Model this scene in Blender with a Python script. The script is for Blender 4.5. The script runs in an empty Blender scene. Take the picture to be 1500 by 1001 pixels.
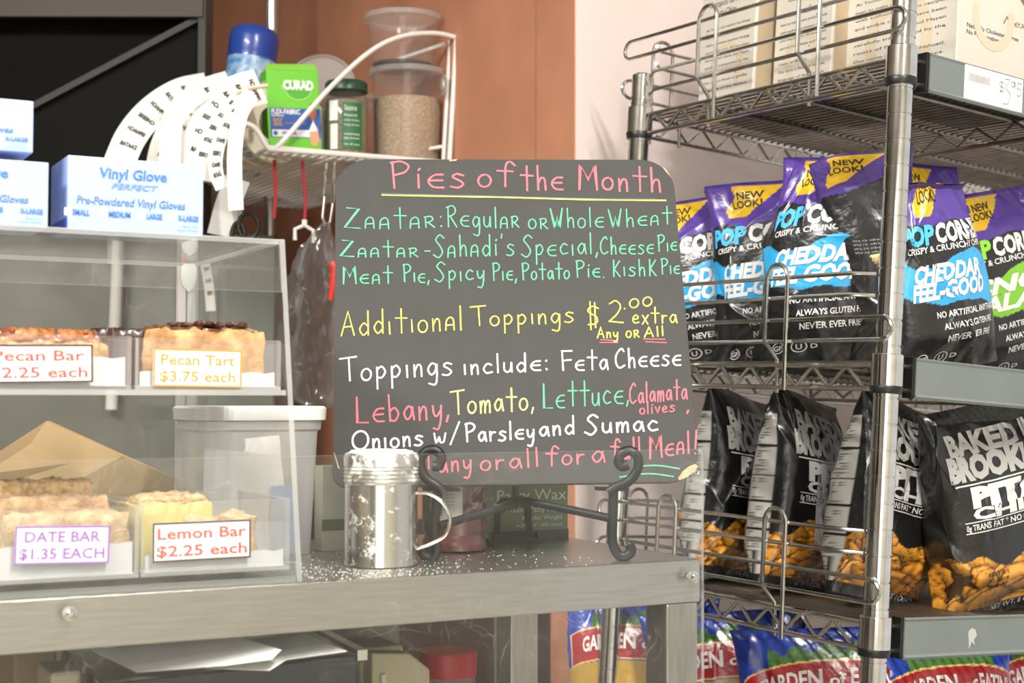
import bpy, math, random
import numpy as np
from mathutils import Matrix, Vector
PI = math.pi
SC = bpy.context.scene
COL = SC.collection

# ------------------------------------------------------------------ camera (photo treated as 1500 x 1001)
FPX = 2170.0
def rot_cam(yaw, pitch, roll):
    Z = Matrix(((math.cos(yaw), -math.sin(yaw), 0), (math.sin(yaw), math.cos(yaw), 0), (0, 0, 1)))
    X = Matrix(((1, 0, 0), (0, math.cos(pitch), -math.sin(pitch)), (0, math.sin(pitch), math.cos(pitch))))
    Y = Matrix(((math.cos(roll), 0, math.sin(roll)), (0, 1, 0), (-math.sin(roll), 0, math.cos(roll))))
    return Y @ X @ Z
RW = rot_cam(math.radians(28.14), math.radians(-2.168), math.radians(0.114))   # world -> camera (right, forward, up)
CAM = Vector((0, 0, 1.25))
RIGHT, FWD, UP = Vector(RW[0]), Vector(RW[1]), Vector(RW[2])
cd = bpy.data.cameras.new('camera'); cam = bpy.data.objects.new('camera', cd); COL.objects.link(cam)
cd.sensor_width = 36; cd.sensor_fit = 'HORIZONTAL'; cd.lens = FPX / 1500 * 36
cd.clip_start = 0.05
cd.dof.use_dof = True; cd.dof.focus_distance = 1.42; cd.dof.aperture_fstop = 9.0
M = Matrix((RIGHT, UP, -FWD)).transposed().to_4x4(); M.translation = CAM
cam.matrix_world = M
SC.camera = cam

def at(px, py, d):
    """world point seen at that pixel of the photo, d metres ahead of the lens"""
    return CAM + (FWD + RIGHT * ((px - 750) / FPX) + UP * ((500.5 - py) / FPX)) * d
def hit(px, py, p0, n):
    r = at(px, py, 1) - CAM
    return CAM + r * ((Vector(p0) - CAM).dot(n) / r.dot(n))
def proj(p):
    c = RW @ (Vector(p) - CAM)
    return (750 + FPX * c[0] / c[1], 500.5 - FPX * c[2] / c[1], c[1])

# ------------------------------------------------------------------ world, lights, exposure
w = bpy.data.worlds.new('room_light'); SC.world = w; w.use_nodes = True
bg = w.node_tree.nodes['Background']; bg.inputs[0].default_value = (1.0, 0.97, 0.93, 1); bg.inputs[1].default_value = 0.55
SC.view_settings.view_transform = 'Standard'; SC.view_settings.look = 'None'
SC.view_settings.gamma = 1; SC.view_settings.use_curve_mapping = False
SC.view_settings.exposure = 0.60
SC.cycles.transparent_max_bounces = 40
SC.cycles.max_bounces = 8
SC.cycles.caustics_reflective = False; SC.cycles.caustics_refractive = False
SC.cycles.sample_clamp_indirect = 4
def area(name, loc, rot, sx, sy, power, color=(1, .97, .92)):
    l = bpy.data.lights.new(name, 'AREA'); l.shape = 'RECTANGLE'; l.size = sx; l.size_y = sy
    l.energy = power; l.color = color
    o = bpy.data.objects.new(name, l); o.location = loc; o.rotation_euler = rot; COL.objects.link(o); return o
area('ceiling_tube_light', (0.55, -0.25, 2.62), (0, 0, 0), 0.07, 1.2, 50)
area('ceiling_tube_light', (-1.0, 0.6, 2.62), (0, 0, 0), 0.3, 1.2, 62)
area('ceiling_tube_light', (0.0, -1.7, 2.62), (0, 0, 0), 1.2, 0.5, 12)
area('front_fill_light', (-1.1, -2.45, 1.5), (math.radians(88), 0, math.radians(-14)), 2.2, 1.5, 20, (.96, .98, 1))  # added broad fill from behind the camera, no window stands there

# ------------------------------------------------------------------ mesh builder
class MB:
    def __init__(s): s.v = []; s.f = []; s.m = []; s.sm = []
    def add(s, vs, fs, mi=0, M=None, smooth=False):
        o = len(s.v)
        if M is not None: vs = [M @ Vector(p) for p in vs]
        s.v += [tuple(p) for p in vs]
        s.f += [tuple(i + o for i in f) for f in fs]
        s.m += [mi] * len(fs) if isinstance(mi, int) else list(mi)
        s.sm += [smooth] * len(fs)
    def box(s, a, b, mi=0, M=None):
        (x0, y0, z0), (x1, y1, z1) = a, b
        vs = [(x0,y0,z0),(x1,y0,z0),(x1,y1,z0),(x0,y1,z0),(x0,y0,z1),(x1,y0,z1),(x1,y1,z1),(x0,y1,z1)]
        s.add(vs, [(0,3,2,1),(4,5,6,7),(0,1,5,4),(1,2,6,5),(2,3,7,6),(3,0,4,7)], mi, M)
    def bar(s, p, q, wx, wy, up=(0,0,1), mi=0):
        p, q = Vector(p), Vector(q); d = (q-p).normalized(); u = Vector(up); x = d.cross(u).normalized(); y = x.cross(d)
        vs = [p+x*i*wx/2+y*j*wy/2 for i,j in((-1,-1),(1,-1),(1,1),(-1,1))]+[q+x*i*wx/2+y*j*wy/2 for i,j in((-1,-1),(1,-1),(1,1),(-1,1))]
        s.add(vs, [(0,1,2,3),(7,6,5,4),(0,4,5,1),(1,5,6,2),(2,6,7,3),(3,7,4,0)], mi)
    def tube(s, pts, r, n=8, mi=0, M=None, closed=False):
        pts = [Vector(p) for p in pts]; k = len(pts); rr = r if isinstance(r, (list, tuple)) else [r]*k
        vs = []; prev = None
        for i, p in enumerate(pts):
            if closed: t = (pts[(i+1) % k]-pts[i-1]).normalized()
            else: t = (pts[min(i+1, k-1)]-pts[max(i-1, 0)]).normalized()
            if prev is None:
                a = Vector((0,0,1)) if abs(t.z) < .9 else Vector((1,0,0)); nx = t.cross(a).normalized()
            else:
                nx = (prev - t*prev.dot(t)).normalized()
            prev = nx; ny = t.cross(nx)
            vs += [p + (nx*math.cos(2*PI*j/n) + ny*math.sin(2*PI*j/n))*rr[i] for j in range(n)]
        fs = []
        for i in range(k if closed else k-1):
            a, b = i*n, ((i+1) % k)*n
            fs += [(a+j, a+(j+1) % n, b+(j+1) % n, b+j) for j in range(n)]
        if not closed: fs += [tuple(range(n))[::-1], tuple(range((k-1)*n, k*n))]
        s.add(vs, fs, mi, M, True)
    def lathe(s, prof, n=32, mi=0, M=None, cap0=True, cap1=True):
        vs = []; fs = []
        for r, z in prof: vs += [(r*math.cos(2*PI*j/n), r*math.sin(2*PI*j/n), z) for j in range(n)]
        for i in range(len(prof)-1):
            a, b = i*n, (i+1)*n
            fs += [(a+j, a+(j+1) % n, b+(j+1) % n, b+j) for j in range(n)]
        if cap0: fs.append(tuple(range(n))[::-1])
        if cap1: fs.append(tuple(range((len(prof)-1)*n, len(prof)*n)))
        s.add(vs, fs, mi, M, True)
    def prism(s, poly, t0, t1, mi=0, M=None, smooth=False):
        """poly in x,z; extruded along y from t0 to t1"""
        n = len(poly)
        vs = [(x, t0, z) for x, z in poly]+[(x, t1, z) for x, z in poly]
        fs = [tuple(range(n)), tuple(range(n, 2*n))[::-1]]+[(i, i+n, (i+1) % n+n, (i+1) % n) for i in range(n)]
        s.add(vs, fs, mi, M, smooth)
    def build(s, name, mats, parent=None, world=False, sharp=40, bevel=0):
        me = bpy.data.meshes.new(name); vs = s.v
        if world and parent is not None:
            Mi = parent.matrix_world.inverted(); vs = [Mi @ Vector(p) for p in vs]
        me.from_pydata([tuple(p) for p in vs], [], s.f)
        for m in (mats if isinstance(mats, (list, tuple)) else [mats]): me.materials.append(m)
        me.polygons.foreach_set('material_index', s.m)
        me.polygons.foreach_set('use_smooth', s.sm); me.update()
        if any(s.sm): me.set_sharp_from_angle(angle=math.radians(sharp))
        o = bpy.data.objects.new(name, me); COL.objects.link(o)
        if parent is not None: o.parent = parent
        if bevel:
            b = o.modifiers.new('edge', 'BEVEL'); b.width = bevel; b.segments = 2; b.limit_method = 'ANGLE'
        return o
def arc(c, r, a0, a1, n, ax=(1,0,0), ay=(0,0,1)):
    c, ax, ay = Vector(c), Vector(ax), Vector(ay)
    return [c+ax*r*math.cos(a0+(a1-a0)*i/n)+ay*r*math.sin(a0+(a1-a0)*i/n) for i in range(n+1)]
def thing(name, label, cat, M=None, group=None):
    o = bpy.data.objects.new(name, None); COL.objects.link(o); o.empty_display_size = .02
    if M is not None: o.matrix_world = M if isinstance(M, Matrix) else Matrix.Translation(M)
    return tag(o, label, cat, group)
def tag(o, label, cat=None, group=None, kind=None):
    if label: o['label'] = label
    if cat: o['category'] = cat
    if group: o['group'] = group
    if kind: o['kind'] = kind
    return o
def struct(o): o['kind'] = 'structure'; return o
def copy_tree(o, parent=None, label=None):
    c = o.copy(); COL.objects.link(c)
    if parent is not None: c.parent = parent
    if label: c['label'] = label
    for ch in list(o.children): copy_tree(ch, c)
    return c
def TR(x=0, y=0, z=0): return Matrix.Translation((x, y, z))
def RZ(a): return Matrix.Rotation(math.radians(a), 4, 'Z')
def RX(a): return Matrix.Rotation(math.radians(a), 4, 'X')
def RY(a): return Matrix.Rotation(math.radians(a), 4, 'Y')

# ------------------------------------------------------------------ materials
def lin(c):
    """sRGB 0-255 or hex string to linear"""
    if isinstance(c, str): c = [int(c[i:i+2], 16) for i in (0, 2, 4)]
    return tuple(((x/255)/12.92 if x/255 <= .04045 else ((x/255+.055)/1.055)**2.4) for x in c)
MATS = {}
def mat(name, col, rough=.5, metal=0, var=0, vscale=20, bump=0, bscale=60, coat=0, alpha=1, trans=0, spec=.5, stretch=None, emit=0, sss=0, col2=None, thresh=None, detail=4):
    if name in MATS: return MATS[name]
    m = bpy.data.materials.new(name); MATS[name] = m; m.use_nodes = True; nt = m.node_tree; N = nt.nodes; L = nt.links
    b = N['Principled BSDF']; c = lin(col); b.inputs['Base Color'].default_value = (*c, 1)
    b.inputs['Roughness'].default_value = rough; b.inputs['Metallic'].default_value = metal
    b.inputs['Specular IOR Level'].default_value = spec
    if coat: b.inputs['Coat Weight'].default_value = coat; b.inputs['Coat Roughness'].default_value = .08
    if alpha < 1: b.inputs['Alpha'].default_value = alpha
    if trans: b.inputs['Transmission Weight'].default_value = trans
    if emit: b.inputs['Emission Color'].default_value = (*c, 1); b.inputs['Emission Strength'].default_value = emit
    if sss: b.inputs['Subsurface Weight'].default_value = sss; b.inputs['Subsurface Scale'].default_value = .01
    if var or bump or col2:
        tc = N.new('ShaderNodeTexCoord'); mp = N.new('ShaderNodeMapping'); L.new(tc.outputs['Object'], mp.inputs[0])
        if stretch: mp.inputs['Scale'].default_value = stretch
    if var or col2:
        no = N.new('ShaderNodeTexNoise'); no.inputs['Scale'].default_value = vscale; no.inputs['Detail'].default_value = detail; L.new(mp.outputs[0], no.inputs[0])
        r = N.new('ShaderNodeValToRGB'); L.new(no.outputs[0], r.inputs[0]); L.new(r.outputs[0], b.inputs['Base Color'])
        if col2:
            r.color_ramp.elements[0].color = (*c, 1); r.color_ramp.elements[1].color = (*lin(col2), 1)
            t0, t1 = thresh or (.4, .6)
        else:
            r.color_ramp.elements[0].color = (*[x*(1-var) for x in c], 1); r.color_ramp.elements[1].color = (*[min(1, x*(1+var)) for x in c], 1); t0, t1 = .3, .7
        r.color_ramp.elements[0].position = t0; r.color_ramp.elements[1].position = t1
    if bump:
        no = N.new('ShaderNodeTexNoise'); no.inputs['Scale'].default_value = bscale; no.inputs['Detail'].default_value = 5; L.new(mp.outputs[0], no.inputs[0])
        bp = N.new('ShaderNodeBump'); bp.inputs['Strength'].default_value = bump; bp.inputs['Distance'].default_value = .002
        L.new(no.outputs[0], bp.inputs['Height']); L.new(bp.outputs[0], b.inputs['Normal'])
    return m
def clear(name, tint=(1,1,1), haze=.03, hazecol=(1,1,1), gloss=.05, dust=0, dscale=40, hthin=None, scratch=0):
    """thin clear plastic: transparent with fresnel gloss, a little haze, and dust that sits on it"""
    if name in MATS: return MATS[name]
    m = bpy.data.materials.new(name); MATS[name] = m; m.use_nodes = True; nt = m.node_tree; N = nt.nodes; L = nt.links
    N.remove(N['Principled BSDF']); out = N['Material Output']
    t = N.new('ShaderNodeBsdfTransparent'); t.inputs[0].default_value = (*tint, 1)
    d = N.new('ShaderNodeBsdfDiffuse'); d.inputs[0].default_value = (*hazecol, 1)
    g = N.new('ShaderNodeBsdfGlossy'); g.inputs['Roughness'].default_value = gloss
    lw = N.new('ShaderNodeLayerWeight'); lw.inputs[0].default_value = .5
    pw = N.new('ShaderNodeMath'); pw.operation = 'POWER'; L.new(lw.outputs['Facing'], pw.inputs[0]); pw.inputs[1].default_value = 4
    fr = N.new('ShaderNodeMath'); fr.operation = 'MULTIPLY_ADD'; L.new(pw.outputs[0], fr.inputs[0]); fr.inputs[1].default_value = .45; fr.inputs[2].default_value = .03
    tl = N.new('ShaderNodeBsdfTranslucent'); tl.inputs[0].default_value = (*hazecol, 1); md = N.new('ShaderNodeMixShader'); md.inputs[0].default_value = .5; L.new(d.outputs[0], md.inputs[1]); L.new(tl.outputs[0], md.inputs[2])
    m1 = N.new('ShaderNodeMixShader'); m1.inputs[0].default_value = haze
    L.new(t.outputs[0], m1.inputs[1]); L.new(md.outputs[0], m1.inputs[2])
    if dust or scratch:
        tc = N.new('ShaderNodeTexCoord'); acc = None
        if dust:
            no = N.new('ShaderNodeTexNoise'); no.inputs['Scale'].default_value = dscale; no.inputs['Detail'].default_value = 9; no.inputs['Roughness'].default_value = .7
            L.new(tc.outputs['Object'], no.inputs[0])
            mr = N.new('ShaderNodeMapRange'); mr.inputs[1].default_value = .45; mr.inputs[2].default_value = .8; mr.inputs[3].default_value = haze; mr.inputs[4].default_value = haze+dust
            L.new(no.outputs[0], mr.inputs[0]); acc = mr.outputs[0]
        if scratch:
            vo = N.new('ShaderNodeTexVoronoi'); vo.feature = 'DISTANCE_TO_EDGE'; vo.inputs['Scale'].default_value = 26
            n2 = N.new('ShaderNodeTexNoise'); n2.inputs['Scale'].default_value = 9; L.new(tc.outputs['Object'], n2.inputs[0])
            mx = N.new('ShaderNodeMix'); mx.data_type = 'VECTOR'; mx.inputs[0].default_value = .35; L.new(tc.outputs['Object'], mx.inputs[4]); L.new(n2.outputs['Color'], mx.inputs[5]); L.new(mx.outputs[1], vo.inputs[0])
            mr2 = N.new('ShaderNodeMapRange'); mr2.inputs[1].default_value = 0; mr2.inputs[2].default_value = .012; mr2.inputs[3].default_value = scratch; mr2.inputs[4].default_value = 0
            L.new(vo.outputs[0], mr2.inputs[0])
            n3 = N.new('ShaderNodeTexNoise'); n3.inputs['Scale'].default_value = 14; L.new(tc.outputs['Object'], n3.inputs[0])
            mr3 = N.new('ShaderNodeMapRange'); mr3.inputs[1].default_value = .5; mr3.inputs[2].default_value = .62; L.new(n3.outputs[0], mr3.inputs[0])
            mu = N.new('ShaderNodeMath'); mu.operation = 'MULTIPLY'; L.new(mr2.outputs[0], mu.inputs[0]); L.new(mr3.outputs[0], mu.inputs[1])
            if acc:
                ad = N.new('ShaderNodeMath'); L.new(acc, ad.inputs[0]); L.new(mu.outputs[0], ad.inputs[1]); acc = ad.outputs[0]
            else: acc = mu.outputs[0]
        L.new(acc, m1.inputs[0])
    m2 = N.new('ShaderNodeMixShader'); L.new(fr.outputs[0], m2.inputs[0]); L.new(m1.outputs[0], m2.inputs[1]); L.new(g.outputs[0], m2.inputs[2])
    L.new(m2.outputs[0], out.inputs[0])
    return m
def brushed(name, col, rough, stretch, bump=.06, spots=0):
    m = mat(name, col, rough, 1, var=.10, vscale=30, bump=bump, bscale=90, stretch=stretch)
    return m
CHROME = mat('chrome', 'd8d8d5', .12, 1, var=.12, vscale=60)
CHROME_W = mat('chrome_wire', 'cdcdc8', .2, 1, var=.15, vscale=90)
WIRE_DK = mat('shelf_wire_aged', '8a8680', .35, 1, var=.2, vscale=40)
STEEL = mat('brushed_stainless', 'b9b8b2', .34, 1, var=.10, vscale=26, bump=.10, bscale=120, stretch=(1, 14, 14))
BLACKP = mat('black_plastic', '191918', .35)
WHITEP = mat('white_plastic', 'e8e8e4', .4)
PAPER = mat('white_paper', 'f3f3f0', .75)
BLKINK = mat('black_ink', '1a1a1a', .7)
IRON = mat('wrought_iron', '0e0e0e', .45, .0, bump=.25, bscale=180)

# ------------------------------------------------------------------ text
FONTC = {}
def glyphs(s, bold=0, shear=0, spacing=1.0, res=2):
    key = (s, bold, shear, spacing, res)
    if key in FONTC: return FONTC[key]
    c = bpy.data.curves.new('t', 'FONT'); c.body = s; c.size = 1; c.offset = bold; c.shear = shear; c.space_character = spacing
    c.resolution_u = res; c.fill_mode = 'FRONT'
    o = bpy.data.objects.new('t', c); me = bpy.data.meshes.new_from_object(o)
    v = np.zeros(len(me.vertices)*3); me.vertices.foreach_get('co', v); v = v.reshape(-1, 3)[:, :2]
    f = [tuple(p.vertices) for p in me.polygons]
    bpy.data.objects.remove(o); bpy.data.curves.remove(c); bpy.data.meshes.remove(me)
    if len(v): v = v - np.array([v[:, 0].min(), 0])
    FONTC[key] = (v, f); return FONTC[key]
def refine(v, fs, lim):
    v = [tuple(p) for p in v]; out = []; mid = {}
    st = []
    for f in fs: st += [(f[0], f[i], f[i+1]) for i in range(1, len(f)-1)]
    def m(a, b):
        k = (min(a, b), max(a, b))
        if k not in mid: mid[k] = len(v); v.append(((v[a][0]+v[b][0])/2, (v[a][1]+v[b][1])/2))
        return mid[k]
    while st:
        t = st.pop(); L = [math.dist(v[t[i]], v[t[(i+1) % 3]]) for i in range(3)]; k = L.index(max(L))
        if L[k] <= lim: out.append(t); continue
        a, b, c = t[k], t[(k+1) % 3], t[(k+2) % 3]; q = m(a, b); st += [(a, q, c), (q, b, c)]
    return np.array(v), out
def text(mb, s, M, h, w=None, align='l', bold=0, shear=0, mi=0, spacing=1.0, off=.0002, f=None, res=2):
    """letters on the plane (x right, z up, facing -y) of M; h = cap height, w = total width. f maps (x,z)->point"""
    v, fs = glyphs(s, bold, shear, spacing, res)
    if not len(v): return
    sz = h/.69; tw = v[:, 0].max()*sz; sx = (w/tw if w else 1); tw *= sx
    dx = {'l': 0, 'c': -tw/2, 'r': -tw}[align]
    if f and getattr(f, 'vec', None):
        q, fs = refine(np.column_stack((v[:, 0]*sz*sx+dx, v[:, 1]*sz)), fs, f.vec); mb.add(f(q[:, 0], q[:, 1]), fs, mi)
    elif f: vs = [f(x*sz*sx+dx, y*sz) for x, y in v]; mb.add(vs, fs, mi)
    else: mb.add([(x*sz*sx+dx, -off, y*sz) for x, y in v], fs, mi, M)
# ------------------------------------------------------------------ frames
RR = rot_cam(.5823, -.0571, .0611)                     # rack -> camera
def rack_pt(x, y, z):                                  # rack frame, z = 0 at the groove above the top sleeve of the front post
    c = RR @ Vector((x, y, z)) + Vector((.3864, 1.465, .2989))
    return CAM + RW.transposed() @ c
MR0 = (RW.transposed() @ RR).to_4x4(); MR0.translation = rack_pt(0, 0, 0)
HR = MR0.translation.z / MR0[2][2] + 0.0                # rack height from floor up to that groove
MRACK = MR0 @ TR(0, 0, -HR)                             # its base, on the floor
def rk(px, py, x=None, y=None, z=None):
    """point of the rack frame (x, y, z from the groove) seen at the pixel, on the plane x=, y= or z="""
    i, val = [(i, v) for i, v in enumerate((x, y, z)) if v is not None][0]
    n = Vector(MR0.col[i][:3]); p = hit(px, py, MR0 @ Vector([val if k == i else 0 for k in range(3)]), n)
    return MR0.inverted() @ p
RD, RL = .4145, .92                                    # rack depth and length
YW = max((MR0 @ Vector((x, RD, 0))).y for x in (0, RL)) + .045    # wall behind the rack
YW = max(YW, (MR0 @ Vector((0, RD, -.9))).y + .03)
corner = hit(843, 300, (0, YW, 0), Vector((0, 1, 0)))
XW = corner.x
CEIL = 2.75
PINK = mat('pale_pink_wall_paint', 'dccbc4', .6, var=.03, vscale=6, bump=.05)
TERRA = mat('terracotta_wall_paint', 'c98b6c', .62, var=.10, vscale=9, bump=.12, bscale=30)
FLOORM = mat('floor_tile', 'a39b8e', .5, var=.1)
CEILM = mat('ceiling_paint', 'e6e2da', .8)
def wallbox(name, a, b, m):
    mb = MB(); mb.box(a, b, 0); return struct(mb.build(name, m))
wallbox('floor', (-3.2, -2.6, -.05), (2.6, YW+3.2, 0), FLOORM)
wallbox('ceiling', (-3.2, -2.6, CEIL), (2.6, YW+3.2, CEIL+.05), CEILM)
wallbox('wall_back', (XW, YW, 0), (2.6, YW+.1, CEIL), PINK)           # behind the rack
wallbox('wall_side', (XW, YW+.1, 0), (XW+.1, YW+3.2, CEIL), TERRA)     # receding from the corner
mb = MB(); mb.box((XW-.002, YW, 0), (XW, YW+.1, CEIL)); struct(mb.build('wall_corner', TERRA))
wallbox('wall_side_lower', (XW-.006, YW+.06, 0), (XW, YW+3.2, 1.06), mat('dark_brown_lower_wall', '3c2822', .6, var=.1, vscale=6))  # thin dark brown layer over the lower part of the side wall
wallbox('wall_far', (-3.2, YW+3.2, 0), (XW+.1, YW+3.3, CEIL), mat('kitchen_wall', '6d675e', .7, var=.1))
wallbox('wall_front', (-3.2, -2.7, 0), (2.6, -2.6, CEIL), mat('shop_wall', 'e2dccf', .7, var=.1, vscale=3))
wallbox('wall_left', (-3.3, -2.7, 0), (-3.2, YW+3.3, CEIL), mat('kitchen_wall_left', '8d867c', .7, var=.1))
print('YW', YW, 'XW', XW, 'HR', HR, 'corner depth', proj(corner))

# ------------------------------------------------------------------ wire shelving rack
rack = thing('wire_shelving_rack', 'chrome wire shelving rack with grooved posts against the pale wall, holding bags of chips', 'shelving', MRACK)
SH = [0.0, -12*.0254, -22*.0254, -32*.0254]            # groove above each sleeve
POSTR = .0127*.985
def lz(z): return z + HR
def post(x, y, sl):
    mb = MB(); prof = [(POSTR*.9, -.0)]; z = .0
    zb = -(MRACK @ Vector((x, y, 0))).z / MR0[2][2]
    prof = [(POSTR, zb+.001)]
    ztop = HR + .19 if y < .1 else HR + .034
    k = math.floor((ztop-.002-HR)/.0254); grooves = [HR + i*.0254 for i in range(-46, k+1)]
    for g in grooves: prof += [(POSTR, g-.0010), (POSTR*.93, g-.0006), (POSTR*.93, g+.0006), (POSTR, g+.0010)]
    prof += [(POSTR, ztop-.002), (POSTR*.86, ztop)]
    mb.lathe(prof, 32, 0, TR(x, y, 0))
    p = mb.build('post', CHROME, rack)
    for s in sl:
        m2 = MB(); t = lz(s)
        m2.lathe([(POSTR*1.22, t-.0393), (POSTR*1.26, t-.0385), (POSTR*1.24, t-.0085), (POSTR*1.20, t-.0077), (POSTR*.99, t-.0076)], 32, 0, TR(x, y, 0))
        m2.build('sleeve', CHROME, p, sharp=12)
        m3 = MB(); m3.lathe([(POSTR*.99, t-.0465), (POSTR*1.20, t-.0462), (POSTR*1.30, t-.0400), (POSTR*1.27, t-.0392), (POSTR*.99, t-.0391)], 32, 0, TR(x, y, 0))
        m3.build('sleeve_ring', BLACKP, p)
for x in (0, RL):
    for y in (0, RD): post(x, y, SH)
WR = .0026                                             # edge wire radius
def shelf(s):
    t = lz(s); zu, zl = t-.0180, t-.0415
    mb = MB(); o = .018
    for (a, b) in (((o,0),(RL-o,0)), ((o,RD),(RL-o,RD)), ((0,o),(0,RD-o)), ((RL,o),(RL,RD-o))):
        for z in (zu, zl): mb.tube([(a[0],a[1],z),(b[0],b[1],z)], WR, 8)
        # zigzag truss
        d = Vector((b[0]-a[0], b[1]-a[1], 0)); Ln = d.length; n = int(Ln/.0235); n -= (n % 2 == 0); pts = []
        for i in range(n+1):
            f = (i+.5)/(n+1); z = zu-.003 if i % 2 else zl+.003
            c = Vector((a[0], a[1], z)) + d*f
            e = d.normalized()*.0022
            pts += [c-e, c+e]
        mb.tube(pts, .0021, 6)
    fr = mb.build('wire_shelf', CHROME_W, rack)
    mb = MB(); n = int(RL/.0115)
    for i in range(1, n):                               # deck wires run front to back
        x = RL*i/n; mb.tube([(x, 0, zu+.0036), (x, RD, zu+.0036)], .0017, 6)
    mb.build('deck_wires', WIRE_DK, fr)
    mb = MB()
    for y in (.10, RD/2, RD-.10): mb.tube([(0, y, zu), (RL, y, zu)], .0022, 6)
    for x in (.30, .62):
        pts = []
        for i in range(15):
            y = RD*(i+.5)/15; pts.append((x, y, zu-.002 if i % 2 else zl+.004))
        mb.tube(pts, .002, 6); mb.tube([(x, .005, zl), (x, RD-.005, zl)], .0024, 6)
    mb.build('cross_wires', WIRE_DK, fr)
    return fr, zu, zl
HP = {}
def ledge(zu, zl, side=True, hair=(.15, .60)):
    """four-rail snap-on ledge; rails 3,4 end in a loop at the front, 1,2 at the back"""
    mb = MB(); H = [.0905, .0690, .0460, .0235]; x = -.004
    if side: P = lambda y, z, o=0: Vector((x-o, y, zu+z)); L0, L1 = .0, RD; S = 1
    else: P = lambda y, z, o=0: Vector((y, RD+.004+o, zu+z)); L0, L1 = .0, RL; S = 1
    # upper pair: straight at the front end, U-loop past the back post
    r = .0115; o = .012
    zc = (H[0]+H[1])/2; rr = (H[0]-H[1])/2
    a = L0+.02; b = L1+.004
    mb.tube([P(a, H[0]-.0, -.004), P(a+.02, H[0], o)]+[P(b, H[0], o)]+[P(b+rr*math.sin(t)*1.2, zc+rr*math.cos(t), o) for t in np.linspace(.2, PI-.2, 8)]+[P(b, H[1], o), P(a+.02, H[1], o), P(a, H[1], -.004)], .0022, 8)
    zc = (H[2]+H[3])/2; rr = (H[2]-H[3])/2; a = L1-.025; b = L0-.004
    mb.tube([P(a+.006, H[2]-.008, -.006), P(a+.004, H[2], 0), P(a-.02, H[2], o)]+[P(b, H[2], o)]+[P(b-rr*math.sin(t)*1.2, zc+rr*math.cos(t), o) for t in np.linspace(.2, PI-.2, 8)]+[P(b, H[3], o), P(a-.02, H[3], o), P(a+.004, H[3], 0), P(a+.006, H[3]-.008, -.006)], .0022, 8)
    for hc in hair:
        y = L0+(L1-L0)*hc; hw = .0155; r = hw; top = H[0]+.014
        pts = [P(y-hw, zl-zu-.004, o+.002), P(y-hw, .02, o+.003), P(y-hw, top-r, o+.004)]
        pts += [P(y-r*math.cos(t), top-r+r*math.sin(t), o+.004) for t in np.linspace(.3, PI-.3, 8)]
        pts += [P(y+hw, top-r, o+.004), P(y+hw, .024, o+.003), P(y+hw, .006, -.004), P(y+hw, zl-zu-.006, -.006)]
        mb.tube(pts, .0024, 8)
    mb.build('side_ledge' if side else 'back_ledge', CHROME_W, rack)
RAILM = mat('label_rail_grey', '6f7672', .3, 0, var=.06, coat=.3)
for i, s in enumerate(SH):
    fr, zu, zl = shelf(s)
    if i < 3:
        ledge(zu, zl, True, ((.27, .66), (.335, .80), (.30, .72))[i]); 
        ledge(zu, zl, False, (.05, .32, .6, .85))
        mb = MB(); x0 = .031
        prof = [(0, -.0205), (-.004, -.0215), (-.0055, -.019), (-.0035, -.0165), (-.0035, .0165), (-.0045, .019), (-.002, .0205), (.001, .0195), (.001, -.0195)]
        zc = (zu+zl)/2+.001
        vs = [(x, -.006+y, zc+z*.97) for x in (x0, RL-.03) for y, z in prof]; n = len(prof)
        mb.add(vs, [tuple(range(n)), tuple(range(n, 2*n))[::-1]]+[(k, k+n, (k+1) % n+n, (k+1) % n) for k in range(n)])
        mb.build('label_rail', RAILM, fr)
        mb = MB(); mb.box((x0-.004, -.008, zc-.020), (x0, .004, zc+.020)); mb.build('rail_clip', BLACKP, fr)
# ------------------------------------------------------------------ steel cart / counter
CF = at(1026, 819, 1.25)                               # front right top corner of the worktop
CX, CY, CT = CF.x, CF.y, CF.z
CB = .31                                               # depth
FH = .036
cart = thing('steel_counter', 'brushed stainless steel counter with deep front edge and square legs', 'counter', Vector((CX-.6, CY, 0)))
def W(mb, name, m, par, **k): return mb.build(name, m, par, world=True, **k)
mb = MB(); mb.box((CX-1.3, CY, CT-.002), (CX, CY+CB, CT)); mb.box((CX-1.3, CY, CT-FH), (CX, CY+.002, CT)); mb.box((CX-.002, CY, CT-FH), (CX, CY+CB, CT)); mb.box((CX-1.3, CY+CB-.002, CT-FH), (CX, CY+CB, CT))
W(mb, 'worktop', STEEL, cart, bevel=.0012)
LEGM = mat('steel_leg', 'a9a59c', .38, 1, var=.12, vscale=30, stretch=(8, 8, 1))
for x in (CX-.034, CX-1.26):
    for y in (CY+.001, CY+CB-.034):
        mb = MB(); t = .004
        mb.box((x, y, 0), (x+.032, y+.032, CT-FH))
        W(mb, 'leg', LEGM, cart, bevel=.002)
print('CART', CX, CY, CT)
PANEL = clear('scuffed_acrylic_panel', (.992, .996, .99), 0.006, (.95, .94, .9), .06, dust=.04, dscale=7, scratch=.16)
EDGE = clear('acrylic_edge', (.94, .96, .95), .45, (.93, .95, .92), .15)
def pane(mb, a, b, edge_axis=None):
    """clear slab: broad faces index 0, thin edges index 1"""
    (x0,y0,z0),(x1,y1,z1) = a, b; dims = [abs(x1-x0), abs(y1-y0), abs(z1-z0)]; k = dims.index(min(dims))
    big = {0: (3, 5), 1: (2, 4), 2: (0, 1)}[k]
    mb.box(a, b, 0); n = len(mb.m)
    for i in range(6): mb.m[n-6+i] = 0 if i in big else 1
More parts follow.
